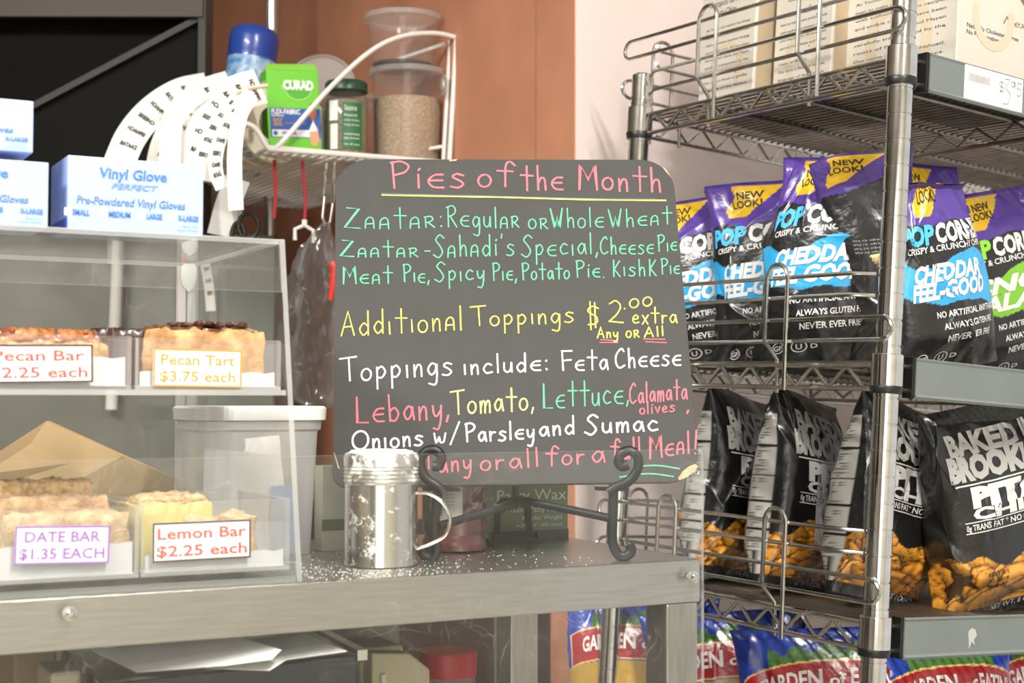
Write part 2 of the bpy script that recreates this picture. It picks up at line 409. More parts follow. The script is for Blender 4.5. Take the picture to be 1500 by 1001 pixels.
# acrylic guard bolted to the front of the counter
pt = hit(1028, 658, (0, CY-.006, 0), Vector((0, 1, 0)))
guard = thing('acrylic_guard', 'scuffed clear acrylic guard panel bolted along the front of the steel counter', 'guard', Vector((CX-.6, CY-.005, CT-.3)))
gx, gz = pt.x, pt.z
mb = MB(); r = .006
poly = [(CX-1.3, .55), (gx, .55), (gx, gz-r)]+[(gx-r+r*math.cos(a), gz-r+r*math.sin(a)) for a in np.linspace(0, PI/2, 6)[1:]]+[(CX-1.3, gz)]
mb.prism(poly, CY-.0085, CY-.0045, 0); n = len(poly); mb.m = [0, 0]+[1]*n
W(mb, 'panel', [PANEL, EDGE], guard)
for (px, py) in ((1015, 846), (102, 899)):
    p = hit(px, py, (0, CY-.0085, 0), Vector((0, 1, 0)))
    mb = MB(); mb.lathe([(.0052, 0), (.0052, .0012), (.0030, .0016), (.0030, .0030), (.0018, .0042)], 12, 0, Matrix.Translation(p) @ RX(90)); mb.lathe([(.0022, -.007), (.0022, 0)], 8, 0, Matrix.Translation(p) @ RX(90))
    W(mb, 'bolt', CHROME, guard)
p = hit(1020, 692, (0, CY-.0085, 0), Vector((0, 1, 0)))
mb = MB(); mb.tube(arc(p, .0022, 0, 2*PI, 14)[:-1], .0006, 6, closed=True); W(mb, 'screw_hole_rim', CHROME, guard)
# ------------------------------------------------------------------ chalkboard on its easel
DB = 1.252
k1, k2, k3 = (.25131, .00186, .01928), (-.01103, .23391, .09936), (-.12120, -.09839, 1.0)
def camv(k): return RIGHT*k[0] + UP*k[1] + FWD*k[2]
bo = CAM + camv(k3)*DB; bx = camv(k1)*DB; bz = camv(k2)*DB
BWD, BHT = bx.length, bz.length
ex = bx.normalized(); ez = (bz - ex*bz.dot(ex)).normalized(); ey = ez.cross(ex)
MBRD = Matrix((ex, ey, ez)).transposed().to_4x4(); MBRD.translation = bo
MBI = MBRD.inverted()
board = thing('chalkboard', 'dark grey menu board with rounded corners and handwritten coloured lettering', 'menu board', MBRD)
SLATE = mat('chalkboard_face', '31302e', .7, 0, var=.10, vscale=22, bump=.06, bscale=300)
MDFM = mat('board_edge', '8a6f4e', .8, var=.25, vscale=120)
def rr(w, h, rs, n=7):
    out = []
    for (cx, cz, a), r in zip(((w, 0, -90), (w, h, 0), (0, h, 90), (0, 0, 180)), rs):
        sx = -1 if cx > 0 else 1; sz = -1 if cz > 0 else 1
        for i in range(n+1):
            t = math.radians(a + 90*i/n); out.append((cx+sx*r+r*math.cos(t), cz+sz*r+r*math.sin(t)))
    return out
mb = MB(); pl = rr(BWD, BHT, (.028, .030, .032, .012))
mb.prism(pl, 0, .0045, 0); n = len(pl); mb.m = [0, 0]+[1]*n
mb.build('board_panel', [SLATE, MDFM], board, bevel=.0005)
def bpx(px, py): return MBI @ hit(px, py, bo, ey)
G = {
 'P': (.62, 'L.08,1 .15,0', 'S.03,.97 .35,1.02 .6,.86 .5,.62 .18,.5'), 'i': (.16, 'L.08,.5 .1,0', 'L.09,.68 .13,.73'), '|': (.14, 'L.05,.5 .08,0'),
 '3': (.52, 'S.5,.5 .22,.48 .03,.26 .18,.03 .52,.0', 'L.05,.27 .48,.28'), 's': (.45, 'S.42,.46 .2,.52 .08,.4 .3,.26 .42,.12 .25,-.01 .02,.03'),
 'o': (.46, 'C.23,.25 .22,.25'), 'f': (.55, 'S.6,.84 .42,1 .28,.8 .27,0', 'L.0,.64 .52,.6'), 't': (.5, 'L.26,1 .29,0', 'L0,.63 .54,.61'),
 'h': (.45, 'L.03,1 .08,0', 'S.08,.28 .2,.5 .36,.44 .42,.0'), 'M': (.8, 'L.05,0 .08,1 .42,.42 .7,1 .8,0'), 'n': (.42, 'L.03,.5 .06,0', 'S.06,.25 .2,.5 .34,.42 .38,0'),
 'Z': (.7, 'L.1,1 .65,.95 0,.05 .7,0'), '@': (.45, 'S.02,0 .05,.38 .22,.53 .38,.42 .42,0', 'L.05,.2 .41,.22'),
 '&': (.46, 'L.04,.5 .07,0', 'S.0,.5 .28,.53 .38,.4 .25,.27 .08,.24', 'L.15,.25 .46,0'), ':': (.14, 'L.06,.5 .08,.53', 'L.08,.08 .1,.04'), ',': (.14, 'L.1,.08 .02,-.15'),
 '.': (.1, 'L.04,.04 .06,.02'), '-': (.34, 'L.02,.3 .3,.3'), 'R': (.58, 'L.05,.98 .08,0', 'S-.04,.94 .3,1.03 .5,.85 .4,.62 .1,.5', 'L.2,.5 .58,0'),
 'g': (.46, 'S.4,.44 .2,.52 .03,.27 .18,.03 .36,.18 .42,.48 .44,-.1 .36,-.4 .08,-.34'), 'u': (.45, 'S.03,.5 .04,.15 .2,0 .36,.14 .4,.5', 'L.4,.5 .43,0'), 'l': (.14, 'L.04,1 .08,0'),
 'W': (.78, 'L0,1 .28,0 .42,.6 .55,0 .72,1'), 'a': (.48, 'S.4,.4 .24,.52 .03,.28 .16,.02 .34,.14 .42,.48', 'L.41,.45 .5,0'),
 'S': (.6, 'S.6,.88 .36,1.03 .13,.8 .36,.52 .52,.22 .3,-.04 .0,.1'), 'd': (.48, 'S.4,.38 .22,.5 .03,.25 .2,.0 .42,.16', 'L.42,1 .44,0'), "'": (.1, 'L.05,1.0 .03,.82'),
 'p': (.46, 'L.04,.5 .07,-.42', 'S.05,.4 .25,.53 .42,.3 .26,.05 .07,.08'), 'c': (.46, 'S.42,.44 .22,.52 .03,.26 .18,.02 .46,.06'), 'C': (.6, 'S.54,.86 .38,1.0 .07,.68 .06,.25 .28,.0 .6,.12'),
 'y': (.44, 'S.03,.5 .08,.2 .22,.1 .38,.3', 'S.42,.5 .4,-.1 .28,-.4 .08,-.36'), 'K': (.52, 'L.08,1 .1,0', 'L.48,.95 .12,.45 .52,0'), 'A': (.64, 'L0,0 .32,1 .62,0', 'L.12,.35 .5,.37'),
 'T': (.76, 'L0,.97 .75,1.02', 'L.4,1 .46,0'), '$': (.5, 'S.48,.8 .25,.9 .08,.7 .42,.42 .4,.16 .1,.12', 'L.16,1.1 .2,-.1', 'L.34,1.05 .38,-.02'), '2': (.62, 'S.05,.86 .3,1.02 .5,.78 .36,.4 .04,.03', 'L.04,.03 .62,.0'),
 '0': (.5, 'C.25,.5 .24,.5'), 'e': (.48, 'S.06,.26 .3,.27 .42,.38 .25,.52 .05,.3 .16,.03 .46,.06'), 'x': (.42, 'L.03,.5 .4,-.05', 'L.42,.52 .02,-.05'),
 'r': (.36, 'L.04,.5 .07,0', 'S.07,.28 .18,.46 .36,.46'), 'F': (.62, 'L.05,1 .12,0', 'L.03,1 .62,1', 'L.08,.5 .58,.53'), 'L': (.58, 'L.05,1 .08,.02 .58,.0'),
 'b': (.48, 'L.0,1 .08,0', 'S.06,.38 .28,.5 .46,.26 .3,.0 .08,.04'), 'm': (.6, 'L.03,.5 .06,0', 'S.06,.25 .16,.5 .28,.44 .3,0', 'S.3,.25 .42,.5 .54,.44 .57,0'),
 'O': (.9, 'C.45,.5 .44,.5'), 'v': (.42, 'L.03,.5 .22,0 .42,.52'), 'w': (.56, 'S.0,.5 .1,.03 .24,.3 .3,.04 .46,.08 .54,.5'), '/': (.4, 'L.42,1.05 .0,-.1'), '!': (.16, 'L.12,1 .06,.25', 'L.05,.04 .06,.02'), ' ': (.3,)}
def catmull(p, k=6):
    p = [2*np.array(p[0])-np.array(p[1])]+[np.array(q) for q in p]+[2*np.array(p[-1])-np.array(p[-2])]; o = []
    for i in range(1, len(p)-2):
        for j in range(k):
            t = j/k; o.append(.5*((2*p[i])+(-p[i-1]+p[i+1])*t+(2*p[i-1]-5*p[i]+4*p[i+1]-p[i+2])*t*t+(-p[i-1]+3*p[i]-3*p[i+1]+p[i+2])*t**3))
    o.append(p[-2]); return [tuple(q) for q in o]
def strokes(ch):
    g = G[ch]; out = []
    for s in g[1:]:
        pts = [tuple(float(c) for c in q.split(',')) for q in s[1:].split()]
        if s[0] == 'S': pts = catmull(pts)
        elif s[0] == 'C': (cx, cy), (rx, ry) = pts; pts = [(cx+rx*math.sin(a), cy+ry*math.cos(a)) for a in np.linspace(.3, 2*PI+.35, 18)]
        out.append(pts)
    return g[0], out
rnd = random.Random(5)
def ribbon(mb, pts, w, y):
    P = [Vector((p[0], p[1])) for p in pts]; n = len(P); vs = []; fs = []
    for i, p in enumerate(P):
        t = (P[min(i+1, n-1)]-P[max(i-1, 0)]);  t = t.normalized() if t.length > 1e-9 else Vector((1, 0))
        nn = Vector((-t.y, t.x))
        if 0 < i < n-1:
            a = (P[i]-P[i-1]).normalized(); b = (P[i+1]-P[i]).normalized(); c = max(.5, math.sqrt(max(0, (1+a.dot(b))/2))); 
        else: c = 1
        q = w/2/c*(1+.12*math.sin(i*1.7+p.x*900))
        vs += [(p.x+nn.x*q, y, p.y+nn.y*q), (p.x-nn.x*q, y, p.y-nn.y*q)]
    fs += [(2*i, 2*i+1, 2*i+3, 2*i+2) for i in range(n-1)]
    mb.add(vs, fs)
    for e in (P[0], P[-1]):
        k = 8; mb.add([(e.x+w*.56*math.cos(2*PI*j/k), y-.00002, e.y+w*.56*math.sin(2*PI*j/k)) for j in range(k)], [tuple(range(k))])
LY = [0]
def word(mb, s, x0, x1, y0, y1, cap, w=2.9):
    gap = .22; tot = sum(G[c][0] for c in s)+gap*(len(s)-1); sx = (x1-x0)/tot; cur = 0
    for c in s:
        wd, st = strokes(c); j = rnd.uniform(-.03, .03)
        for pl in st:
            pp = []
            for (gx_, gy_) in pl:
                X = x0+(cur+gx_)*sx; f = (cur+gx_)/tot; Y = y0+(y1-y0)*f-(gy_+j)*cap
                q = bpx(X, Y); pp.append((q.x, q.z))
            LY[0] += 1; ribbon(mb, pp, w*DB/FPX, -.00035-.00001*(LY[0] % 9))
        cur += wd+gap
def chalk(n, c): return mat('chalk_marker_'+n, c, .85, var=.10, vscale=400)
PK, GN, YL, WH = chalk('pink', 'dc6a72'), chalk('green', '5fae8c'), chalk('yellow', 'cfcc5c'), chalk('white', 'e2e1e8')
def block(name, m, words, lines=(), w=2.5):
    w = w*.86
    for a in words:
        mb = MB(); word(mb, *a[:6], (a[6]*.86 if len(a) > 6 else w)); mb.build(name, m, board)
    for (pts, lw) in lines:
        mb = MB(); pp = [bpx(x, y) for x, y in (catmull(pts) if len(pts) > 2 else pts)]
        LY[0] += 1; ribbon(mb, [(q.x, q.z) for q in pp], lw*DB/FPX, -.0003-.00001*(LY[0] % 9)); mb.build(name, m, board)
block('heading_word', PK, [('Pi3s', 571, 680, 276, 276, 38), ('of', 700, 752, 275, 274, 36), ('th3', 763, 824, 278, 279, 35), ('Month', 847, 968, 278, 281, 35)], w=3.8)
block('heading_underline', YL, [], [([(560, 286), (660, 288), (760, 290), (870, 293), (975, 294)], 2.6)])
block('heading_underline', mat('chalk_marker_blue', '4e5a78', .85), [], [([(559, 283.5), (700, 287), (860, 291), (960, 291.5)], 1.6)])
block('pie_list_word', GN, [('Z@@t@&:', 505, 648, 335, 334, 30), ('R3gul@&', 655, 760, 332, 334, 30), ('o&', 774, 802, 335, 335, 28), ('Whol3', 806, 884, 335, 333, 28), ('Wh3@t', 891, 983, 334, 329, 26),
  ('Z@@t@&', 499, 612, 377, 376, 24), ('-', 622, 631, 377, 377, 30), ("S@h@di's", 635, 753, 377, 374, 31), ('Sp3c|al,', 764, 876, 376, 372, 30), ('Ch33s3', 879, 957, 373, 371, 25), ('P|3', 963, 991, 369, 367, 23),
  ('M3@t', 502, 574, 417, 415, 25), ('P|3,', 590, 629, 413, 414, 25), ('Sp|cy', 637, 709, 413, 410, 27), ('P|3,', 721, 757, 411, 411, 25), ('Potato', 764, 834, 411, 408, 24), ('Pi3.', 843, 885, 406, 407, 24), ('K|shK', 897, 961, 405, 404, 24), ('P|3', 968, 995, 402, 401, 22)])
block('toppings_price_word', YL, [('Add|t|on@l', 500, 677, 492, 484, 35), ('Topp|ngs', 689, 840, 478, 473, 28), ('$', 858, 877, 481, 480, 34), ('2', 891, 913, 473, 474, 31), ('.', 914, 916, 453, 453, 20), ('00', 922, 955, 452, 448, 13), ('extra', 926, 991, 474, 473, 23), ('Any', 875, 905, 496, 495, 15), ('o&', 917, 936, 495, 494, 19), ('All', 944, 972, 494, 492, 14)], w=2.5)
block('underline', PK, [], [([(880, 498), (905, 499.5)], 1.5), ([(879, 502), (905, 502)], 1.5), ([(943, 497), (974, 497.5)], 1.5), ([(946, 501), (976, 502.5)], 1.5)])
block('toppings_list_word', WH, [('Topp|ngs', 498, 662, 560, 549, 34), ('|nclud3:', 679, 802, 549, 543, 27, 3), ('F3ta', 822, 890, 543, 541, 28, 3), ('Ch33s3', 901, 997, 540, 535, 28, 3),
  ('On|ons', 516, 619, 660, 653, 27, 3.4), ('w/', 636, 672, 650, 649, 28), ('Parsl3y', 681, 782, 648, 643, 26, 3.2), ('and', 790, 841, 640, 636, 26, 3.3), ('Sumac', 857, 963, 636, 631, 27, 3.4)], w=2.9)
block('toppings_list_word', PK, [('L3bany,', 521, 658, 621, 612, 38), ('Calamata', 922, 1006, 592, 584, 29, 2.6), ('olives', 937, 988, 607, 603, 17, 2.2), (',', 1006, 1009, 603, 603, 18)], w=3.1)
block('toppings_list_word', mat('chalk_marker_pale_yellow', 'c8c97c', .85), [('Tomato,', 660, 782, 608, 600, 34)], w=2.9)
block('toppings_list_word', GN, [('L3ttuc3,', 795, 921, 599, 590, 36)], w=2.6)
block('offer_word', PK, [('Add', 548, 612, 697, 697, 27), ('|', 626, 630, 688, 688, 42), ('any', 642, 690, 693, 689, 28), ('or', 704, 737, 690, 687, 28), ('all', 746, 789, 687, 684, 27), ('for', 800, 855, 684, 679, 28), ('a', 867, 885, 679, 678, 31), ('full', 895, 938, 673, 671, 30), ('M3@l', 951, 1010, 672, 664, 32), ('!', 1017, 1021, 666, 665, 34)], w=2.9)
block('underline', GN, [], [([(942, 683), (965, 682.5), (995, 687)], 2.1), ([(908, 699.5), (930, 696), (955, 694.5), (986, 698.5)], 2.1)])
# worn corner and nicks where the brown core shows
for pts in ([(993, 701), (1000, 691), (1010, 683), (1019, 680), (1022, 684), (1014, 694), (1003, 701), (995, 704)], [(657, 234.5), (670, 233.5), (668, 236), (659, 237)], [(968, 243), (976, 249), (984, 262), (978, 255)], [(488.5, 662), (490, 664), (498, 688), (495, 686)]):
    mb = MB(); q = [bpx(*p) for p in pts]; mb.add([(v.x, -.0004, v.z) for v in q], [tuple(range(len(q)))])
    mb.build('worn_core', mat('bare_board_core', 'b39a78', .9, var=.2, vscale=150), board)
# ------------------------------------------------------------------ iron easel
DE = 1.232
zt = Vector((0, 0, 1)); fl = hit(630, 822, (0, 0, CT), zt); frr = hit(908, 820, (0, 0, CT), zt)
easel = thing('board_easel', 'black wrought iron easel with scrolled hooks holding the menu board', 'easel', (fl+frr)/2)
def ptube(name, pxs, r, d, smooth=True, n=10):
    ps = [(p[0], p[1]) for p in pxs]; ds = [(p[2] if len(p) > 2 else d) for p in pxs]
    if smooth:
        q = catmull([(a[0], a[1], dd) for a, dd in zip(ps, ds)], 5)
    else: q = [(a[0], a[1], dd) for a, dd in zip(ps, ds)]
    pts = [at(*c) for c in q]; mb = MB()
    mb.tube(pts, r, n); return W(mb, name, IRON, easel)
DFR = proj(fl)[2]+.004
ptube('left_post', [(641, 722), (636, 770), (637, 790), (640, 802), (636, 815), (627, 817.5), (619, 811), (620, 801)], .0042, DFR)
ptube('right_post', [(899, 716), (898, 750), (897, 785), (899, 800), (906, 813), (916, 815), (925, 808), (922, 798)], .0042, DFR)
ptube('left_hook', [(649, 722), (640, 712), (625, 702), (617, 686), (617, 670), (627, 660), (640, 661), (647, 671), (642, 683), (634, 683)], .0042, DFR-.003)
ptube('right_hook', [(890, 722), (902, 714), (920, 706), (933, 690), (935, 672), (925, 661), (911, 664), (906, 676), (911, 684), (920, 681)], .0042, DFR-.003)
ptube('cross_bar', [(642, 771, DFR), (690, 757, 1.262), (756, 739, 1.29)], .0036, 1.25)
ptube('cross_bar', [(896, 760, DFR), (830, 746, 1.262), (760, 732, 1.29)], .0036, 1.25)
bl_ = proj(hit(716, 800, (0, 0, CT), zt))[2]; br_ = proj(hit(784, 793, (0, 0, CT), zt))[2]
ptube('back_leg', [(755, 734, 1.29), (736, 736, 1.31), (729, 752, 1.33), (728, 776, bl_), (722, 794, bl_), (712, 794, bl_-.01)], .0034, 1.3)
ptube('back_leg', [(760, 734, 1.29), (772, 742, 1.31), (774, 764, 1.33), (778, 782, br_), (790, 784, br_)], .0034, 1.3)
ptube('back_strut', [(756, 742, 1.29), (755, 690, 1.36), (754, 560, 1.395)], .0034, 1.3, False)
mb = MB()
for (x0, x1) in ((628, 672), (874, 918)):
    mb = MB(); mb.bar(at(x0, 716, DB-.012), at(x1, 717.5, DB+.004), .006, .003, UP)
    W(mb, 'ledge', IRON, easel)
# ------------------------------------------------------------------ flour shaker
SHK = mat('dull_shaker_steel', 'd2d0ca', .17, 1, var=.12, vscale=30)
def floured(name, base, metal, rough, thr):
    m = bpy.data.materials.new(name); m.use_nodes = True; N = m.node_tree.nodes; L = m.node_tree.links; b = N['Principled BSDF']
    tc = N.new('ShaderNodeTexCoord'); n1 = N.new('ShaderNodeTexNoise'); n1.inputs['Scale'].default_value = 70; n1.inputs['Detail'].default_value = 8; n1.inputs['Roughness'].default_value = .75
    L.new(tc.outputs['Object'], n1.inputs[0]); r = N.new('ShaderNodeMapRange'); r.inputs[1].default_value = thr; r.inputs[2].default_value = thr+.09
    L.new(n1.outputs[0], r.inputs[0])
    mx = N.new('ShaderNodeMix'); mx.data_type = 'RGBA'; L.new(r.outputs[0], mx.inputs[0]); mx.inputs[6].default_value = (*lin(base), 1); mx.inputs[7].default_value = (*lin('efece4'), 1); L.new(mx.outputs[2], b.inputs['Base Color'])
    for k, a, c in (('Metallic', metal, 0), ('Roughness', rough, .9)):
        q = N.new('ShaderNodeMapRange'); L.new(r.outputs[0], q.inputs[0]); q.inputs[3].default_value = a; q.inputs[4].default_value = c; L.new(q.outputs[0], b.inputs[k])
    return m
FLB = floured('floury_steel_body', 'c9c7c0', 1, .16, .57); FLL = floured('floury_steel_lid', 'd4d2cc', 1, .3, .50)
FLOUR = mat('flour', 'f4f1ea', .95, bump=.5, bscale=400)
c0 = hit(553, 834, (0, 0, CT), zt); dS = proj(c0)[2]; R0 = 56/FPX*(dS+.03); c0 = c0 + Vector((FWD.x, FWD.y, 0)).normalized()*R0*.96
shk = thing('flour_shaker', 'floury stainless steel shaker with a wire handle at the front of the counter', 'shaker', c0)
hs = (834-668)/FPX*(dS+.03)
mb = MB(); mb.lathe([(R0*.93, 0), (R0*.97, .0008), (R0*.965, .003), (R0*.955, .006), (R0*.955, hs*.70), (R0*.94, hs*.73)], 48); mb.build('body', FLB, shk)
pr = [(R0*.95, hs*.715)]
for i in range(4):
    z = hs*(.73+.035*i); pr += [(R0*.955, z), (R0*.985, z+hs*.010), (R0*.985, z+hs*.018), (R0*.955, z+hs*.030)]
pr += [(R0*.985, hs*.875), (R0*.985, hs*.955), (R0*.94, hs*.985), (R0*.86, hs*.99)]
mb = MB(); mb.lathe(pr, 48); lid = mb.build('lid', FLL, shk)
mb = MB(); n = 26; rng = np.random.default_rng(3)
vs = [(0, 0, hs*1.012)]; 
for i in range(1, 10):
    for j in range(n):
        r = R0*.90*i/9; z = hs*(1.0+.018*(1-(i/9)**3)) + rng.uniform(-.0006, .0006)
        if i == 9: z = hs*.978
        vs.append((r*math.cos(2*PI*j/n), r*math.sin(2*PI*j/n), z))
fs = [(0, 1+j, 1+(j+1) % n) for j in range(n)]+[(1+i*n+j, 1+(i+1)*n+j, 1+(i+1)*n+(j+1) % n, 1+i*n+(j+1) % n) for i in range(8) for j in range(n)]
mb.add(vs, fs, 0, None, True); mb.build('flour_heap', FLOUR, lid)
rdir = Vector((RIGHT.x, RIGHT.y, 0)).normalized(); mb = MB()
hp = [(R0*.93, .058), (R0*1.25, .0575), (R0*1.62, .050), (R0*1.80, .037), (R0*1.68, .024), (R0*1.3, .017), (R0*.93, .013)]
q = catmull([tuple(rdir*a+Vector((0, 0, z))) for a, z in hp], 5); mb.tube(q, .0016, 8); mb.build('handle', CHROME, shk)
# crumbs and flour dust on the counter: nobody could count it
mb = MB(); rng = random.Random(8)
for i in range(1900):
    px = rng.gauss(545, 62) if i % 5 else rng.uniform(440, 1010); py = rng.uniform(800, 868)
    p = hit(px, py, (0, 0, CT), zt)
    if not (CY+.002 < p.y < CY+.2 and p.x < CX-.01 and p.x > CX-.345): continue
    if (p-c0).length < R0*1.0: continue
    s = rng.choice((.00035, .0005, .0006, .0008)); a = rng.uniform(0, 3)
    mb.add([(p.x+s*math.cos(a+k*2.1), p.y+s*math.sin(a+k*2.1), CT+.00002) for k in range(3)]+[(p.x, p.y, CT+s*.7)], [(0, 1, 3), (1, 2, 3), (2, 0, 3)])
o = mb.build('flour_dust', FLOUR); tag(o, 'flour specks scattered over the steel counter around the shaker', 'flour', kind='stuff')
# ------------------------------------------------------------------ maroon bottle behind the shaker
pj = hit(664, 812, (0, 0, CT), zt); dj = proj(pj)[2]+.027; rj = .0285
cj = pj + Vector((FWD.x, FWD.y, 0)).normalized()*rj
jar = thing('sauce_bottle', 'maroon plastic bottle with a white barcode label, behind the shaker under the menu board', 'bottle', Matrix.Translation(cj) @ RZ(-28.14))
MAR = mat('maroon_plastic', '6e3a38', .22, coat=.4)
mb = MB(); mb.lathe([(rj*.8, 0), (rj*.97, .002), (rj, .006), (rj, .010), (rj*.94, .0135), (rj*.94, .016), (rj, .020), (rj*.99, .075), (rj*.9, .085), (rj*.45, .1), (rj*.42, .112)], 40); mb.build('body', MAR, jar)
mb = MB(); mb.lathe([(rj*.5, .108), (rj*.52, .112), (rj*.5, .128), (rj*.3, .131)], 24); mb.build('cap', WHITEP, jar)
def wrap(r): return lambda x, z: Vector((r*math.sin(x/r), -r*math.cos(x/r), z))
def wrap_patch(mb, r, x0, x1, z0, z1, mi=0, n=14):
    f = wrap(r); vs = [f(x0+(x1-x0)*i/n, z) for i in range(n+1) for z in (z0, z1)]; mb.add(vs, [(2*i, 2*i+2, 2*i+3, 2*i+1) for i in range(n)], mi, None, True)
GRNL = mat('olive_green_label', '5f7040', .6)
mb = MB(); wrap_patch(mb, rj*1.01, -.044, .008, .027, .073); lb = mb.build('label', mat('bottle_label_white', 'dad7d0', .6), jar)
mb = MB(); wrap_patch(mb, rj*1.012, -.044, -.023, .027, .073); mb.build('green_label_edge', GRNL, jar)
mb = MB(); x = -.0215; rr_ = random.Random(2)
while x < -.011:
    ww = rr_.choice((.0004, .0008, .0011)); wrap_patch(mb, rj*1.016, x, x+ww, .033, .050, n=1); x += ww+.0006
for i in range(4):
    for k in range(2): text(mb, rr_.choice(('LOT 2418', 'NET 14', '650 ml', 'USE BY')), None, .0018, f=lambda a, b, k=k, i=i: wrap(rj*1.016)(-.0205+k*.013+a, .068-.0042*i+b))
for i in range(9): text(mb, 'mnirlvtumnr', None, .0011, f=lambda a, b, i=i: wrap(rj*1.016)(-.007+a, .066-.003*i+b))
mb.build('label_print', BLKINK, lb)
# ------------------------------------------------------------------ green carton of patty paper
pg = hit(690, 795, (0, CY+.200, 0), Vector((0, 1, 0))); pg2 = hit(832, 792, (0, CY+.200, 0), Vector((0, 1, 0)))
gw = pg2.x-pg.x; gh = .088
gbox = thing('paper_carton', 'olive green carton of waxed patty paper standing behind the easel', 'box', Vector((pg.x, CY+.2, CT)))
mb = MB(); mb.box((0, 0, 0), (gw, .07, gh)); mb.build('carton', mat('olive_green_card', '67764a', .5, var=.06), gbox, bevel=.0008)
mb = MB(); mb.box((-.0004, -.0004, 0), (gw+.0004, .0005, .010)); mb.build('base_shadow', mat('carton_base_shadow', '2a2e20', .5), gbox)  # shadow at the carton's foot, painted as a dark strip
mb = MB()
PL = Matrix.Identity(4)
text(mb, 'Patty Wax', TR(gw*.98, 0, .0385), .0105, gw*.72, 'r'); text(mb, 'Waxed Patty Paper', TR(gw*.96, 0, .0275), .0056, gw*.62, 'r'); text(mb, 'Regular Weight', TR(gw*.94, 0, .0200), .0040, gw*.42, 'r'); text(mb, '4-3/4" x 5" 1,000 sheets', TR(gw*.94, 0, .0135), .0032, gw*.48, 'r')
for r in (.0085, .0093): mb.tube([(gw*.14+r*math.cos(a), -.0002, .060+r*math.sin(a)*.9) for a in np.linspace(-1, 3.2, 16)], .0003, 4)
mb.build('carton_print', mat('cream_print', 'dfe0cc', .6), gbox)
# ------------------------------------------------------------------ clear plastic bin with papers, behind the pastry case
BIN = clear('milky_bin_plastic', (.99, .99, .99), .42, (.93, .93, .91), .12)
qb = hit(472, 812, (0, 0, CT), zt)
bw, bd, bh = .108, .075, .128
tub = thing('plastic_bin', 'translucent white bin with a thick rim holding papers behind the pastry case', 'bin', Vector((qb.x-bw/2, qb.y+bd/2, CT)))
def rrect(w_, d_, r, z, n=4):
    o = []
    for cx, cy, a in ((w_/2-r, -d_/2+r, -90), (w_/2-r, d_/2-r, 0), (-w_/2+r, d_/2-r, 90), (-w_/2+r, -d_/2+r, 180)):
        for i in range(n+1):
            t = math.radians(a+90*i/n); o.append((cx+r*math.cos(t), cy+r*math.sin(t), z))
    return o
def loft(mb, rings, cap0=True, cap1=False, mi=0, M=None):
    n = len(rings[0]); vs = [p for r in rings for p in r]; fs = []
    for i in range(len(rings)-1):
        fs += [(i*n+j, i*n+(j+1) % n, (i+1)*n+(j+1) % n, (i+1)*n+j) for j in range(n)]
    if cap0: fs.append(tuple(range(n))[::-1])
    if cap1: fs.append(tuple(range((len(rings)-1)*n, len(rings)*n)))
    mb.add(vs, fs, mi, M, True)
mb = MB(); loft(mb, [rrect(bw*.88, bd*.88, .01, .0005), rrect(bw*.98, bd*.98, .012, bh-.022), rrect(bw*1.03, bd*1.03, .013, bh-.020), rrect(bw*1.04, bd*1.04, .013, bh-.012)]); mb.build('tub', BIN, tub)
mb = MB(); loft(mb, [rrect(bw*1.05, bd*1.05, .013, bh-.013), rrect(bw*1.10, bd*1.10, .014, bh-.012), rrect(bw*1.11, bd*1.11, .014, bh-.002), rrect(bw*1.07, bd*1.07, .013, bh), rrect(bw*1.0, bd*1.0, .012, bh-.001), rrect(bw*.99, bd*.99, .012, bh-.010)], False)
mb.build('rim', mat('bin_rim_white', 'dcdcd6', .35), tub)
for i, (x, y, rz, rx, wd, h, mm) in enumerate(((.018, -.012, 12, -8, .030, .098, 'paper'), (.030, .006, 30, -12, .028, .090, 'paper'), (-.01, .01, -10, 6, .06, .085, 'paper'), (.026, -.02, 20, -4, .02, .055, 'blue'))):
    M_ = Matrix.Translation(tub.location) @ TR(x, y, .004) @ RZ(rz-28) @ RY(rx*.7) @ RX(rx)
    mb = MB(); mb.box((-wd/2, -.0004, 0), (wd/2, .0004, h)); o = mb.build('paper_slip', PAPER if mm == 'paper' else mat('blue_slip', '5d86b8', .6)); o.matrix_world = M_
    tag(o, ('tall white paper slip leaning in the bin nearest the case', 'white paper slip behind the tall one in the bin', 'wide white sheet at the back of the bin', 'small blue printed slip low in the bin')[i], 'paper')
# ------------------------------------------------------------------ small cream carton left of the board
pc = hit(489, 800, (0, CY+.20, 0), Vector((0, 1, 0)))
o = thing('cream_carton', 'tall cream carton standing between the bin and the shaker', 'box', Vector((pc.x+.001, CY+.20, CT)))
mb = MB(); mb.box((-.012, 0, 0), (.016, .02, .075)); mb.build('carton', mat('cream_card', 'd8d6c2', .6), o, bevel=.0006)
mb = MB(); mb.box((-.0122, -.0004, .018), (.0162, .0005, .028)); mb.build('green_stripe', GRNL, o)
